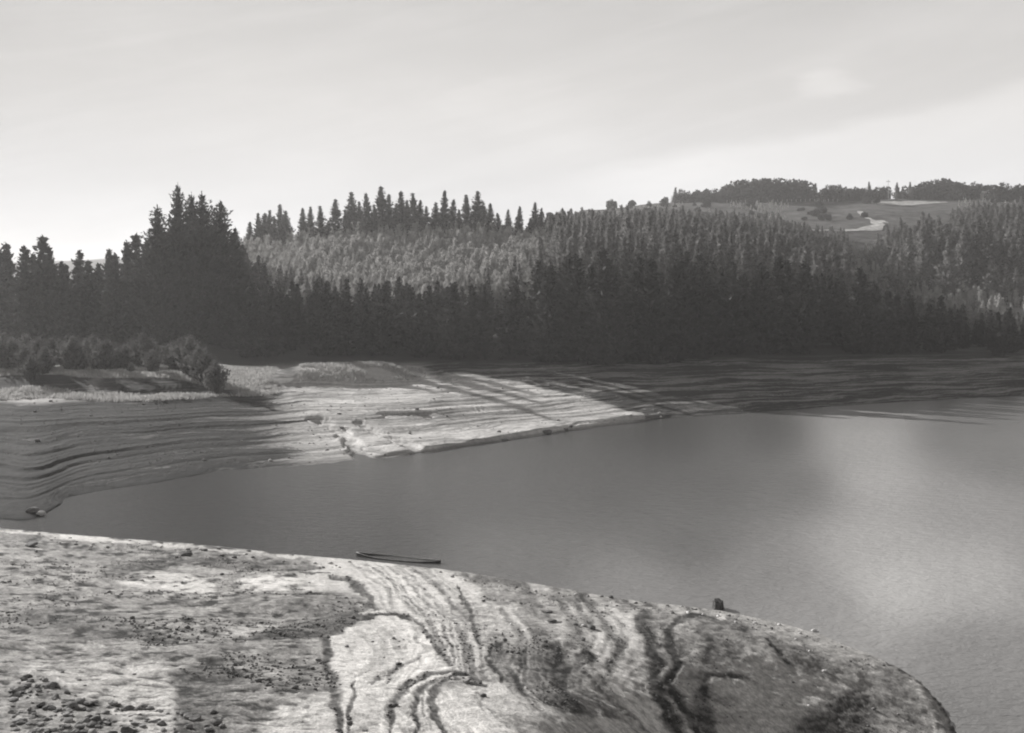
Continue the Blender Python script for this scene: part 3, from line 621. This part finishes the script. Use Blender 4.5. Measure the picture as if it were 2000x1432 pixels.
# left-hand trees
LEFT = [(52, 478, 1), (66, 492, .8), (84, 456, 1.1), (102, 484, .9), (120, 508, .9), (150, 486, 1.0), (134, 512, .9), (172, 505, 1.1), (195, 512, 1), (212, 484, .9), (230, 492, .8), (246, 468, .8), (265, 453, 1.1), (282, 470, 1),
        (20, 470, 1), (-5, 480, 1), (160, 520, 1), (222, 510, 1)]
for i, (px, py, wd) in enumerate(sorted(LEFT)):
    Y = 180+random.uniform(-6, 14); loc, h = to_top(px, Y, py)
    tree('pine_tree', P_dark[i % 6], loc, h, 'dark pine left of the big clump, %s from the left edge of the view' % ordn(i), 'pine tree', 'pines at the left of the lake', wd)
# young pines on the grassy bank
YOUNG = [(52, 650, 712), (75, 655, 718), (100, 655, 716), (124, 660, 712), (142, 652, 722), (168, 660, 712), (192, 668, 718), (207, 658, 720), (243, 668, 714), (258, 660, 706), (277, 648, 708), (298, 680, 722), (330, 668, 708),
         (318, 672, 704), (352, 655, 716), (372, 652, 720), (388, 672, 726), (402, 682, 730), (256, 705, 722), (366, 690, 724), (420, 700, 738), (60, 690, 735), (8, 645, 716), (24, 652, 722), (36, 660, 714), (48, 672, 728), (-8, 650, 720), (88, 672, 728), (156, 676, 720), (228, 676, 714), (290, 656, 710), (340, 676, 716), (182, 650, 706)]
for i, (px, py, pb) in enumerate(YOUNG):
    Y = 136-(pb-710)*0.55; loc, h = to_top(px, Y, py)
    tree('young_pine', P_young[i % 5], loc, max(h, 1.2), 'bushy young pine on the grassy bank, %s of the bank row from the left' % ordn(sorted(YOUNG).index((px, py, pb))), 'young pine', 'young pines on the grassy bank', 1.0)
# shaded forest on the slope
TOPX = [440, 500, 600, 700, 800, 900, 1000, 1100, 1200, 1300, 1400, 1500, 1560, 1620, 1660, 1720, 1800, 1900, 2000, 2300]
TOPY = [470, 505, 542, 556, 556, 550, 516, 430, 415, 415, 420, 425, 440, 455, 520, 555, 585, 610, 620, 620]
cnt = 0; stuff = []
cand = []
Yq = 162
while Yq < 262:
    sp_ = 5.4
    xx = -75
    while xx < 150:
        x = xx+random.uniform(-2, 2); y = Yq+random.uniform(-2, 2); px = 1000+F*x/y; xx += sp_
        if not 250 < px < 2080: continue
        cand.append((px, x, y))
    Yq += 5.2
for px, x, y in cand:
    if y < (172 if px < 480 else 160 if px < 1150 else 160 if px < 1300 else 160+(px-1300)*0.08 if px < 1500 else 177+(px-1500)*0.012): continue
    zt = hgt(x, y); top = np.interp(px, TOPX, TOPY); tz = EYE+(HZ-top)*y/F
    h = random.uniform(10, 13.5)
    if px > 950 and y < 188: h = random.uniform(15, 19)
    if 1080 < px < 1640 and y > 215: h = random.uniform(11, 16)
    if 480 < px < 1660 and y < 213: tz = min(tz, EYE+(HZ-(505 if px > 1050 else 560)-random.uniform(-8, 14))*y/F)
    h = min(h, tz-zt+random.uniform(-1.0, 2.2))
    if h < 5: continue
    stuff.append((y, px, x, zt, h))
stuff.sort(key=lambda q: -(q[4]+q[3]*0.6-q[0]*0.0))
def bake(name, items, mat, label, cat=None, split=1):
    Vs = []; Fs = []; n = 0
    for V_, F_, x, y, z, s, w_, a in items:
        c, si = math.cos(a), math.sin(a); W = np.stack([(V_[:, 0]*c-V_[:, 1]*si)*s*w_+x, (V_[:, 0]*si+V_[:, 1]*c)*s*w_+y, V_[:, 2]*s+z], -1)
        Vs.append(W); Fs.append(F_+n); n += len(V_)
    o = obj(name, mesh_np(name, np.concatenate(Vs), np.concatenate(Fs), mat)); return tag(o, label, cat, None, 'stuff')
IND = 105
def zone(px):
    return ('below the skyline ridge' if px < 1050 else 'in the middle of the far slope below the hill' if px < 1500 else 'above the right-hand bank')
for i, (y, px, x, zt, h) in enumerate(stuff[:IND]):
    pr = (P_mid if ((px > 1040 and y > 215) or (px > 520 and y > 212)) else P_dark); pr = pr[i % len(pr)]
    z_ = zone(px)
    tree('pine_tree', pr, (x, y, zt-.2), h, 'pine of the close dark forest '+z_, 'pine tree', 'forest pines '+z_, random.uniform(.85, 1.15))
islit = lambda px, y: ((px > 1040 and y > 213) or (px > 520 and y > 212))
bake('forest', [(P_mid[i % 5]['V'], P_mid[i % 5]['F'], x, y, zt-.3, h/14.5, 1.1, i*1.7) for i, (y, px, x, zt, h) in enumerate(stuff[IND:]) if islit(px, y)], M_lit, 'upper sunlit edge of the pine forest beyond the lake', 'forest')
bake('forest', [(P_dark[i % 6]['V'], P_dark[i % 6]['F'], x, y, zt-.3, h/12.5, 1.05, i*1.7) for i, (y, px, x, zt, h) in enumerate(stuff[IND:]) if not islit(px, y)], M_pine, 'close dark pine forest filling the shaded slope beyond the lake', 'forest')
lw = []
for k in range(1500):
    px = random.uniform(1070, 1660) if k < 900 else random.uniform(1700, 2060); Y = random.uniform(262, 400) if k < 900 else random.uniform(285, 420); x = (px-1000)*Y/F; zt = hgt(x, Y)
    top = np.interp(px, [1070, 1150, 1300, 1500, 1560, 1650, 1700, 1760, 1830, 2060], [408, 412, 408, 416, 440, 456, 470, 425, 396, 392])+random.choice([random.uniform(-13, 0), random.uniform(-2, 12), random.uniform(0, 12)])
    if (1660 < px < 1860 and Y > 360) or (px > 1660 and Y < 325 and px < 1930): continue
    h = min(random.uniform(7, 13), EYE+(HZ-top)*Y/F-zt)
    if h < 2.5: continue
    lw.append((P_mid[k % 5]['V'], P_mid[k % 5]['F'], x, Y, zt-.3, h/14, 1.15, k*1.3))
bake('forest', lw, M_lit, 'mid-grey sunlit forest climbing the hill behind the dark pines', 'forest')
# pale scrub on the ridge and on the right-hand slope
sc = []
def scat(n, pxr, Yr_, test, hr):
    for k in range(n):
        Y = random.uniform(*Yr_); px = random.uniform(*pxr); x = (px-1000)*Y/F
        if not test(px, Y): continue
        z = hgt(x, Y); p_ = P_scrub[k % 6]; sc.append((p_[0], p_[1], x, Y, z-.3, random.uniform(*hr)/4.2, random.uniform(.6, .95), random.random()*6))
scat(3600, (440, 1130), (200, 292), lambda a, b: b > 210+fbm(np.array([a]), np.array([0.]), 60, 3, 4)[0]*10, (2.6, 5.6))
scat(1300, (1600, 2060), (262, 400), lambda a, b: b > 268+max(0, (1700-a))*0.3 and (b < 352 or a > 1760), (2, 5.5))
scat(1300, (1080, 2060), (390, 520), lambda a, b: fbm(np.array([a]), np.array([b*3]), 60, 3, 14)[0] > -0.05 and not (1540 < a < 1870 and b < 520), (0.8, 2.4))
bake('scrub', sc, M_scrub, 'pale sunlit scrub covering the ridge and the right-hand slope', 'scrub')
# taller lit pines on the right
k = 0
for i in range(84):
    px = random.uniform(1735, 2040); Y = random.uniform(290, 365); top = np.interp(px, [1735, 1790, 1850, 1950, 2040], [462, 404, 394, 390, 388])+random.uniform(-4, 75)*(370-Y)/80+random.uniform(0, 8)
    loc, h = to_top(px, Y, top)
    if h < 6: continue
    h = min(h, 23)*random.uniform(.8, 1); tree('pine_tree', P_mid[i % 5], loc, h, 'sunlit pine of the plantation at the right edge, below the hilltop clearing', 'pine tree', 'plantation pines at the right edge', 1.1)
# hilltop woods
HT_ = [(1318, 365, .7), (1330, 368, .8), (1346, 372, 1), (1362, 370, 1), (1380, 368, 1), (1396, 368, 1), (1412, 372, .8), (1424, 358, .9), (1440, 350, 1), (1456, 349, 1), (1472, 347, 1), (1488, 348, 1), (1504, 346, 1), (1520, 347, 1), (1536, 348, 1),
       (1552, 349, 1), (1566, 350, 1), (1580, 355, 1), (1592, 358, .7), (1602, 372, .7), (1622, 360, 1), (1638, 360, 1), (1652, 363, .9), (1668, 364, .9), (1684, 366, .9), (1698, 354, .7), (1712, 364, .9), (1728, 362, .8), (1752, 356, .7), (1766, 362, .8),
       (1778, 355, .6), (1794, 360, .9), (1812, 352, 1), (1828, 349, 1), (1842, 346, 1), (1858, 351, 1), (1874, 354, 1), (1888, 364, .7), (1903, 354, .8), (1920, 358, .9)]
for i, (px, py, wd) in enumerate(HT_):
    Y = 530+random.uniform(-8, 14); loc, h = to_top(px, Y, py)
    tree('hilltop_tree', P_broad[i % 4] if wd > .75 else P_mid[i % 5], loc, max(h, 5), 'dark tree of the hilltop woods against the sky, %s from their left end' % ordn(i), 'tree', 'trees of the hilltop woods', 1.15*wd if wd > .75 else 1.3)
for i, (px, py) in enumerate(((1942, 360), (1958, 355), (1975, 362), (1995, 358), (1300, 384), (1268, 392), (1195, 388), (1235, 390), (1605, 420), (1660, 424), (1688, 428), (1700, 372), (1712, 392))):
    Y = 500 if py < 400 else 440
    loc, h = to_top(px, Y, py)
    lb = ['dark tree at the far right end of the hilltop woods'] * 4 + ['low round tree on the bare hill left of the hilltop woods'] * 4 + ['round dark bush in the hill pasture beside the pale track'] * 3 + ['dark tree between the track and the pale clearing'] * 2
    tree('hilltop_tree', P_broad[i % 4], loc, min(max(h, 3.0), 14), lb[i], 'tree', ['trees at the right end of the hilltop woods', 'low trees on the bare hill', 'bushes in the hill pasture', 'trees by the clearing'][min(i//4, 2) if i < 11 else 3], 1.1)

for i in range(26):
    px = random.uniform(1130, 1660); Y = random.uniform(430, 512); x, y, z = at(px, Y)
    tree('bush', P_broad[i % 4], (x, y, z-.4), random.uniform(1.8, 4.2), 'dark bush dotted over the open hill pasture left of the track', 'bush', 'bushes dotted over the hill pasture', 1.3)
# ------------------------------------------------------------------ track and clearing on the hill
def strip(name, pts, wd, label):
    P = [hit(a, b)[:2] for a, b in pts]; Q_ = []
    for i in range(len(P)-1):
        for k in range(10):
            t_ = k/10; Q_.append((P[i][0]*(1-t_)+P[i+1][0]*t_, P[i][1]*(1-t_)+P[i+1][1]*t_, wd[i]*(1-t_)+wd[i+1]*t_))
    Q_.append((P[-1][0], P[-1][1], wd[-1])); V_ = []; F_ = []
    for i, (x, y, ww) in enumerate(Q_):
        ww *= 0.6+0.5*float(fbm(np.array([x]), np.array([y]), 6, 2, 5)[0])
        a = Q_[max(i-1, 0)]; b = Q_[min(i+1, len(Q_)-1)]; dx, dy = b[0]-a[0], b[1]-a[1]; L = math.hypot(dx, dy)+1e-6
        for j in range(5):
            u = (j/4-.5)*ww; X_ = x-dy/L*u; Y_ = y+dx/L*u; V_.append((X_, Y_, hgt(X_, Y_)+.25))
        if i:
            for j in range(4): n = (i-1)*5+j; F_.append((n, n+1, n+6, n+5))
    tag(obj(name, mesh_np(name, V_, F_, M_track, True)), label, None, None, 'structure')
strip('track', [(1679, 414), (1688, 424), (1705, 432), (1718, 440), (1700, 448), (1660, 451), (1610, 452), (1570, 450)], [3, 3.5, 4.5, 9, 10, 5, 3, 3], 'pale track zigzagging over the hill pasture')
strip('track', [(1708, 434), (1720, 433), (1735, 437)], [4, 4, 2], 'short pale spur of the hill track')
strip('clearing', [(1715, 400), (1745, 399), (1790, 398), (1850, 396)], [12, 26, 20, 6], 'pale bare clearing below the hilltop woods')

# small things on the hill
def cottage(px, py, rz, L, label):
    x, y, z = hit(px, py); t_ = empty('cottage', (x, y, z-.2), rz)
    a = MB(); a.box((-L/2, -2, 0), (L/2, 2, 2.6)); obj('wall', a.mesh('wall', M_wall), t_)
    b = MB(); b.add([(-L/2-.3, -2.4, 2.5), (L/2+.3, -2.4, 2.5), (L/2+.3, 2.4, 2.5), (-L/2-.3, 2.4, 2.5), (-L/2-.3, 0, 4.1), (L/2+.3, 0, 4.1)], [(0, 1, 5, 4), (2, 3, 4, 5), (0, 4, 3), (1, 2, 5), (0, 3, 2, 1)]); obj('roof', b.mesh('roof', M_roof), t_)
    for u in (-L/4, L/4):
        c = MB(); c.box((u-.5, -2.05, 1), (u+.5, -2.003, 2)); obj('window', c.mesh('window', M_glass), t_)
    c = MB(); c.box((-.45, -2.06, 0), (.45, -2.003, 2)); obj('door', c.mesh('door', M_wood), t_)
    tag(t_, label, 'cottage')
cottage(1935, 386, 0.2, 9, 'small white cottage among the trees at the right end of the hilltop')
x, y, z = hit(1735, 392); pt = empty('power_pole', (x, y, z)); a = MB(); a.tube([(0, 0, -.3), (0, 0, 10.5)], [.13, .09], 8); obj('pole', a.mesh('pole', M_rail), pt)
a = MB(); a.box((-1, -.08, 9.4), (1, .08, 9.6)); obj('crossarm', a.mesh('crossarm', M_wood), pt); tag(pt, 'thin pale pole standing up before the hilltop woods', 'pole')
fe = empty('fence', (0, 0, 0)); fpts = [hit(a, 396-(a-1400)*.012)[:2] for a in range(1420, 1640, 9)]
for (x, y) in fpts:
    a = MB(); a.box((-.12, -.12, -.2), (.12, .12, 1.3)); obj('post', a.mesh('post', M_rail), fe, (x, y, hgt(x, y)))
a = MB()
for hh in (.6, 1.15): a.tube([(x, y, hgt(x, y)+hh) for x, y in fpts], [.03]*len(fpts), 4)
obj('wire', a.mesh('wire', M_wood), fe); tag(fe, 'post and wire fence along the top of the hill pasture', 'fence')

# ------------------------------------------------------------------ grass
gp = []
for k in range(26000):
    px = random.uniform(-60, 850); Y = random.uniform(113, 147); x = (px-1000)*Y/F; gp.append((x, Y))
gp = np.array(gp); gb, gpx, gYE, _, _ = base_h(gp[:, 0], gp[:, 1]); gz = height(gp[:, 0], gp[:, 1])
ok = ((gpx < 540) & (gb > 3.6)) | ((gpx > 585) & (gpx < 830) & (gb > 4.3)); ok &= fbm(gp[:, 0], gp[:, 1], 3.0, 3, 8) > -0.35
ok &= ~((gYE > 119) & (gYE < 125) & (gpx < 470) & (fbm(gp[:, 0], gp[:, 1]*0.4, 9, 3, 19) > -0.35)); gp = gp[ok]; gz = gz[ok]
Pq = np.stack([gp[:, 0], gp[:, 1], gz+.12], -1); Pq = np.concatenate([Pq+rng.normal(size=Pq.shape)*[.2, .2, .03] for _ in range(3)])
V_, F_ = leafset(Pq, 0.10, rng, 5.0, 2.4)
tag(obj('grass', mesh_np('grass', V_, F_, M_grass)), 'pale dry grass on the terrace and the hummock above the bank', 'grass', None, 'stuff')

# ------------------------------------------------------------------ stones
def rock_mesh(seed, mat, flat=0.6, sharp=0.35):
    import bmesh
    bm = bmesh.new(); bmesh.ops.create_icosphere(bm, subdivisions=3, radius=0.5); r = np.random.default_rng(seed)
    pl = [(Vector(r.normal(size=3)).normalized(), 0.30+0.14*r.random()) for _ in range(9)]; ph = r.random(6)*6
    for v in bm.verts:
        c = v.co.copy()
        for n_, d in pl:
            e = c.dot(n_)-d
            if e > 0: c -= n_*e*(0.5+sharp)
        f = 1+0.05*math.sin(c.x*11+ph[0])*math.sin(c.y*9+ph[1])+0.04*math.sin(c.z*13+c.x*7+ph[2]); c *= f
        v.co = Vector((c.x*1.15, c.y*0.9, c.z*flat))
    me = bpy.data.meshes.new('rock'); bm.to_mesh(me); bm.free(); me.materials.append(mat)
    for p in me.polygons: p.use_smooth = True
    return me
RD = [rock_mesh(i, M_rockd) for i in range(5)]; RL = [rock_mesh(20+i, M_rockl) for i in range(4)]; RC = [rock_mesh(40+i, M_clod, 0.42, 0.5) for i in range(6)]
for me_ in RC:
    for p in me_.polygons: p.use_smooth = False
def rock(px, py, wpx, me, label, name='rock', group=None, hs=1.0, cat='rock', lift=0.12):
    x, y, z = hit(px, py); s = wpx*y/F/1.1; o = obj(name, me, None, (x, y, z+s*lift), random.random()*6.28, (s, s, s*hs)); o.rotation_euler[0] = random.uniform(-.2, .2)
    return tag(o, label, cat, group)
rock(366, 1086, 24, RD[0], 'largest dark round boulder on the left part of the near shore', hs=1.0)
rock(368, 1074, 9, RD[1], 'small dark stone just behind the largest boulder')
rock(62, 1066, 32, RD[2], 'long flat dark stone near the left end of the near shore', hs=.45)
rock(71, 1078, 8, RD[3], 'small dark stone in front of the long flat stone')
rock(345, 1089, 10, RD[4], 'small dark stone beside the left foot of the largest boulder')
rock(678, 1265, 12, RD[1], 'single dark stone lying on the big pale mud patch')
rock(728, 1255, 8, RD[2], 'small dark stone upper right on the big pale mud patch')
rock(890, 1219, 10, RD[0], 'dark pointed stone between the pale bands right of the ledge')
rock(998, 1221, 8, RL[0], 'white stone in the middle of the grey mud')
rock(1141, 1224, 12, RL[1], 'white angular stone beside a dark stone, right of the middle')
rock(1155, 1228, 20, RD[3], 'dark wedge stone next to the white angular stone', hs=1.1)
rock(1125, 1221, 12, RD[4], 'dark stone left of the white angular stone')
rock(1072, 1197, 16, RD[2], 'flat dark stone, upper of the pair in the grey mud', hs=.6)
rock(1080, 1215, 16, RD[1], 'flat dark stone, lower of the pair in the grey mud', hs=.6)
rock(1218, 1166, 16, RD[0], 'dark pyramid stone on the shore crest left of the stump', hs=1.1)
rock(1194, 1169, 14, RD[2], 'dark low stone on the crest beside the pyramid stone')
rock(1175, 1166, 8, RD[4], 'small dark stone on the crest, leftmost by the pyramid stone')
for i, (a, b, w_, l) in enumerate(((1475, 1218, 9, 'pale'), (1522, 1222, 10, 'pale'), (1545, 1214, 9, 'dark'), (1563, 1238, 9, 'pale'), (1590, 1234, 12, 'pale'), (1508, 1208, 7, 'dark'), (1555, 1250, 8, 'pale'), (1581, 1273, 7, 'pale'),
                                  (1612, 1313, 13, 'pale'), (1763, 1293, 8, 'pale'), (1404, 1205, 9, 'pale'), (1580, 1380, 8, 'pale'), (1549, 1334, 9, 'dark'), (1304, 1184, 8, 'dark'), (1332, 1186, 7, 'pale'), (1352, 1190, 7, 'dark'))):
    wh = ['first', 'second', 'third', 'fourth', 'fifth', 'sixth', 'seventh', 'eighth', 'ninth', 'tenth', 'eleventh', 'twelfth', 'thirteenth', 'fourteenth', 'fifteenth', 'sixteenth']
    order = sorted([1475, 1522, 1545, 1563, 1590, 1508, 1555, 1581, 1612, 1763, 1404, 1580, 1549, 1304, 1332, 1352]).index(a)
    rock(a, b, w_, (RL if l == 'pale' else RD)[i % 4], l+' stone on the right part of the near shore, %s from the left' % wh[order], group='stones on the right part of the shore')
for i in range(70):       # stones along the crest
    px = random.choice([random.uniform(40, 700), random.uniform(850, 1500)]); py = float(np.interp(px, [a for a, b in NEAR], [b for a, b in NEAR]))+random.uniform(4, 22)
    dk = random.random() < .7
    rock(px, py, random.uniform(4, 11), (RD if dk else RL)[i % 4], ('small dark' if dk else 'small pale')+' stone strewn along the crest of the near shore, '+('left of' if px < 780 else 'right of')+' the boat', group='stones along the crest %s the boat' % ('left of' if px < 780 else 'right of'))
# broken mud clods in the lower left corner
for i in range(190):
    q = random.random(); px = 20+q*420*random.random()**.6; top = np.interp(px, [0, 80, 130, 200, 300, 440], [1318, 1325, 1350, 1372, 1382, 1392]); py = random.uniform(top, 1436)
    rock(px, py, random.uniform(6, 13)*random.choice([1, 1, 1.5, 2.1]), RC[i % 6], 'thick grey mud clod in the broken heap at the lower left corner', 'mud_clod', 'mud clods at the lower left corner', random.uniform(.8, 1.5), 'mud clod', .1)
for i, (a, b, w_) in enumerate(((155, 1330, 10), (166, 1340, 6), (233, 1376, 7), (222, 1362, 5), (122, 1314, 9), (262, 1318, 8), (345, 1230, 9), (355, 1234, 8), (342, 1238, 10), (362, 1252, 10))):
    rock(a, b, w_, RD[i % 5], ['dark stone on the pale patch above the clods', 'tiny dark stone below right of the dark stone above the clods', 'dark stone low on the pale patch near the clods', 'tiny dark stone above the low one near the clods', 'dark stone at the upper left corner of the pale patch',
         'small dark stone in the middle of the pale patch', 'left upper dark stone of the little group of three', 'right dark stone of the little group of three', 'lowest dark stone of the little group of three', 'dark stone below the little group of three'][i])
# fine rubble everywhere on the near mound
pb = []
r0 = RC[0]; Vr = np.array([v.co[:] for v in r0.vertices]); 
import bmesh
bm = bmesh.new(); bmesh.ops.create_icosphere(bm, subdivisions=1, radius=0.5); Vs_ = np.array([v.co[:] for v in bm.verts]); Fs_ = np.array([[v.index for v in f.verts] for f in bm.faces]); bm.free()
npb = 22000; ppx = rng.uniform(-20, 1900, npb); pY = np.exp(rng.uniform(math.log(15), math.log(62), npb)); pxx = (ppx-1000)*pY/F
keep = (pY < near_Y(ppx)-.4); tn_ = fbm(pxx, pY, 2.5, 3, 66); keep &= (tn_ > 0.02) & (tone_at(ppx, HZ+(EYE-base_h(pxx, pY)[0])*F/pY) < 172)
ppx, pY, pxx = ppx[keep], pY[keep], pxx[keep]; pz = height(pxx, pY); nP = len(pxx); ss = rng.uniform(.015, .06, nP)*(1+(rng.random(nP) > .95)*1.2)
Va = (Vs_[None]*(1+rng.normal(size=(nP, len(Vs_), 1))*.16)*ss[:, None, None]*np.array([1.2, 1, .7])+np.stack([pxx, pY, pz+ss*.15], -1)[:, None]).reshape(-1, 3)
Fa = (Fs_[None]+np.arange(nP)[:, None, None]*len(Vs_)).reshape(-1, 3)
tag(obj('gravel', mesh_np('gravel', Va, Fa, M_clod)), 'fine rubble strewn over the near mud', 'gravel', None, 'stuff')
nb = 1700; bpx = rng.uniform(0, 1990, nb); bY = rng.uniform(86, 175, nb); bx = (bpx-1000)*bY/F; keep = (bY > far_Y(bpx)+.2) & (bY < 176); bpx, bY, bx = bpx[keep], bY[keep], bx[keep]
bz = height(bx, bY); keep = (bz < 4.4) & (bz > 0); bx, bY, bz = bx[keep], bY[keep], bz[keep]; nP = len(bx); ss = rng.uniform(.06, .2, nP)*(1+(rng.random(nP) > .96)*1.3)
Va = (Vs_[None]*(1+rng.normal(size=(nP, len(Vs_), 1))*.16)*ss[:, None, None]*np.array([1.2, 1, .7])+np.stack([bx, bY, bz+ss*.1], -1)[:, None]).reshape(-1, 3)
Fa = (Fs_[None]+np.arange(nP)[:, None, None]*len(Vs_)).reshape(-1, 3)
tag(obj('gravel', mesh_np('gravel', Va, Fa, M_clod)), 'loose stones strewn over the far mud bank', 'gravel', None, 'stuff')
# rocks on the tip of the far point and at the cove
for i, (a, b, w_, dk, lb) in enumerate(((1068, 846, 22, 1, 'dark boulder at the water below the lit point'), (1288, 808, 8, 0, 'white stone off the tip of the lit point, upper'), (1290, 815, 7, 0, 'white stone off the tip of the lit point, lower'),
      (1232, 812, 8, 0, 'pale stone on the dark rim near the tip of the point'), (1115, 836, 12, 1, 'dark rock on the rim between the boulder and the tip'), (1105, 840, 10, 1, 'dark rock just right of the dark boulder on the rim'),
      (528, 900, 9, 0, 'bright pale stone on the low bank at the edge of the shade'), (985, 862, 16, 1, 'low dark rock on the rim left of the dark boulder'), (815, 800, 9, 1, 'small dark rock in the middle of the lit bank'),
      (668, 840, 9, 1, 'small dark rock at the head of the gully in the lit bank'), (62, 1000, 26, 1, 'dark rock at the head of the cove'), (80, 1006, 18, 0, 'pale rock beside the dark rock at the head of the cove'))):
    rock(a, b, w_, (RD if dk else RL)[i % 4], lb)

# ------------------------------------------------------------------ stump
x, y, z = hit(1403, 1191); sp_o = empty('tree_stump', (x, y, z-.05), 0.3); s = 0.26
a = MB(); n = 14; rs = []
for k, (hh, q) in enumerate(((0, 1.25), (.12, 1.05), (.36, .95), (.47, .93))):
    for j in range(n): rr = s*q*(1+.09*math.sin(j*2.3+1)+.05*math.sin(j*5.1)); a.v.append((rr*math.cos(2*PI*j/n), rr*math.sin(2*PI*j/n), hh+(.06*math.sin(j*3.7) if k == 3 else 0)-(.1 if k == 0 else 0)))
for k in range(3):
    for j in range(n): a.f.append((k*n+j, k*n+(j+1) % n, (k+1)*n+(j+1) % n, (k+1)*n+j))
a.f.append(tuple(3*n+j for j in range(n))); obj('trunk', a.mesh('trunk', M_wood), sp_o)
for k in range(4):
    a = MB(); an = k*1.6+.4; a.tube([(s*.8*math.cos(an), s*.8*math.sin(an), .12), (s*1.5*math.cos(an), s*1.5*math.sin(an), .03), (s*2.3*math.cos(an+.2), s*2.3*math.sin(an+.2), -.04)], [.09, .06, .02], 6); obj('root', a.mesh('root', M_wood, True), sp_o)
tag(sp_o, 'short dark tree stump standing on the crest of the near shore against the water', 'stump')

# ------------------------------------------------------------------ rowing boat
def ray_water(px, py): Y = F*EYE/(py-HZ); return (px-1000)*Y/F, Y
b0, b1 = ray_water(690, 1090), ray_water(862, 1107); ang = math.atan2(b1[1]-b0[1], b1[0]-b0[0]); L = math.hypot(b1[0]-b0[0], b1[1]-b0[1])
bt = empty('rowing_boat', ((b0[0]+b1[0])/2, (b0[1]+b1[1])/2+.75, -0.11), ang)
ns = 17; secs = []
for i in range(ns):
    q = i/(ns-1)*2-1; ww = .46*(1-abs(q)**2.6)+.03; sheer = .31+.16*abs(q)**3; xk = q*L/2*(1.0)
    sheer -= .12; secs.append([(xk, -ww, sheer), (xk*.99, -ww*.86, .12), (xk*.97, -ww*.5, -.1), (xk*.97, 0, -.14), (xk*.97, ww*.5, -.1), (xk*.99, ww*.86, .12), (xk, ww, sheer)])
a = MB(); th_ = .035
for inner in (0, 1):
    off = len(a.v)
    for sct in secs: a.v += [(p[0]*(1-.012*inner), p[1]*(1-th_*1.6*inner), p[2]+(.03 if inner and j not in (0, 6) else 0)) for j, p in enumerate(sct)]
    for i in range(ns-1):
        for j in range(6):
            f = (off+i*7+j, off+(i+1)*7+j, off+(i+1)*7+j+1, off+i*7+j+1); a.f.append(f if not inner else f[::-1])
obj('hull', a.mesh('hull', M_hull, True), bt)
for sgn in (0, 6):
    a = MB(); a.tube([(sct[sgn][0], sct[sgn][1], sct[sgn][2]+.012) for sct in secs], [.02]*ns, 6); obj('gunwale', a.mesh('gunwale', M_rail, True), bt)
for q in (-.45, 0, .5):
    a = MB(); ww = .46*(1-abs(q)**2.6)*.9; a.box((q*L/2-.12, -ww, .1), (q*L/2+.12, ww, .13)); obj('thwart', a.mesh('thwart', M_wood), bt)
bt.scale = (.97, .9, .75); tag(bt, 'long dark rowing boat with a pale rim lying behind the shore crest at the water', 'boat')

# ------------------------------------------------------------------ haze
hb = MB(); hb.box((-1700, -1700, -7), (1700, 1700, 110))
hm = bpy.data.materials.new('haze'); hm.use_nodes = True; t = hm.node_tree; t.nodes.clear()
pv = N(t, 'ShaderNodeVolumePrincipled', inp={'Color': (1, 0.985, 0.975, 1), 'Density': 0.00028, 'Anisotropy': 0.3}); oo = N(t, 'ShaderNodeOutputMaterial'); t.links.new(pv.outputs[0], oo.inputs['Volume'])
tag(obj('haze', hb.mesh('haze', hm)), 'thin pale haze over the lake and hills', 'haze', None, 'stuff')
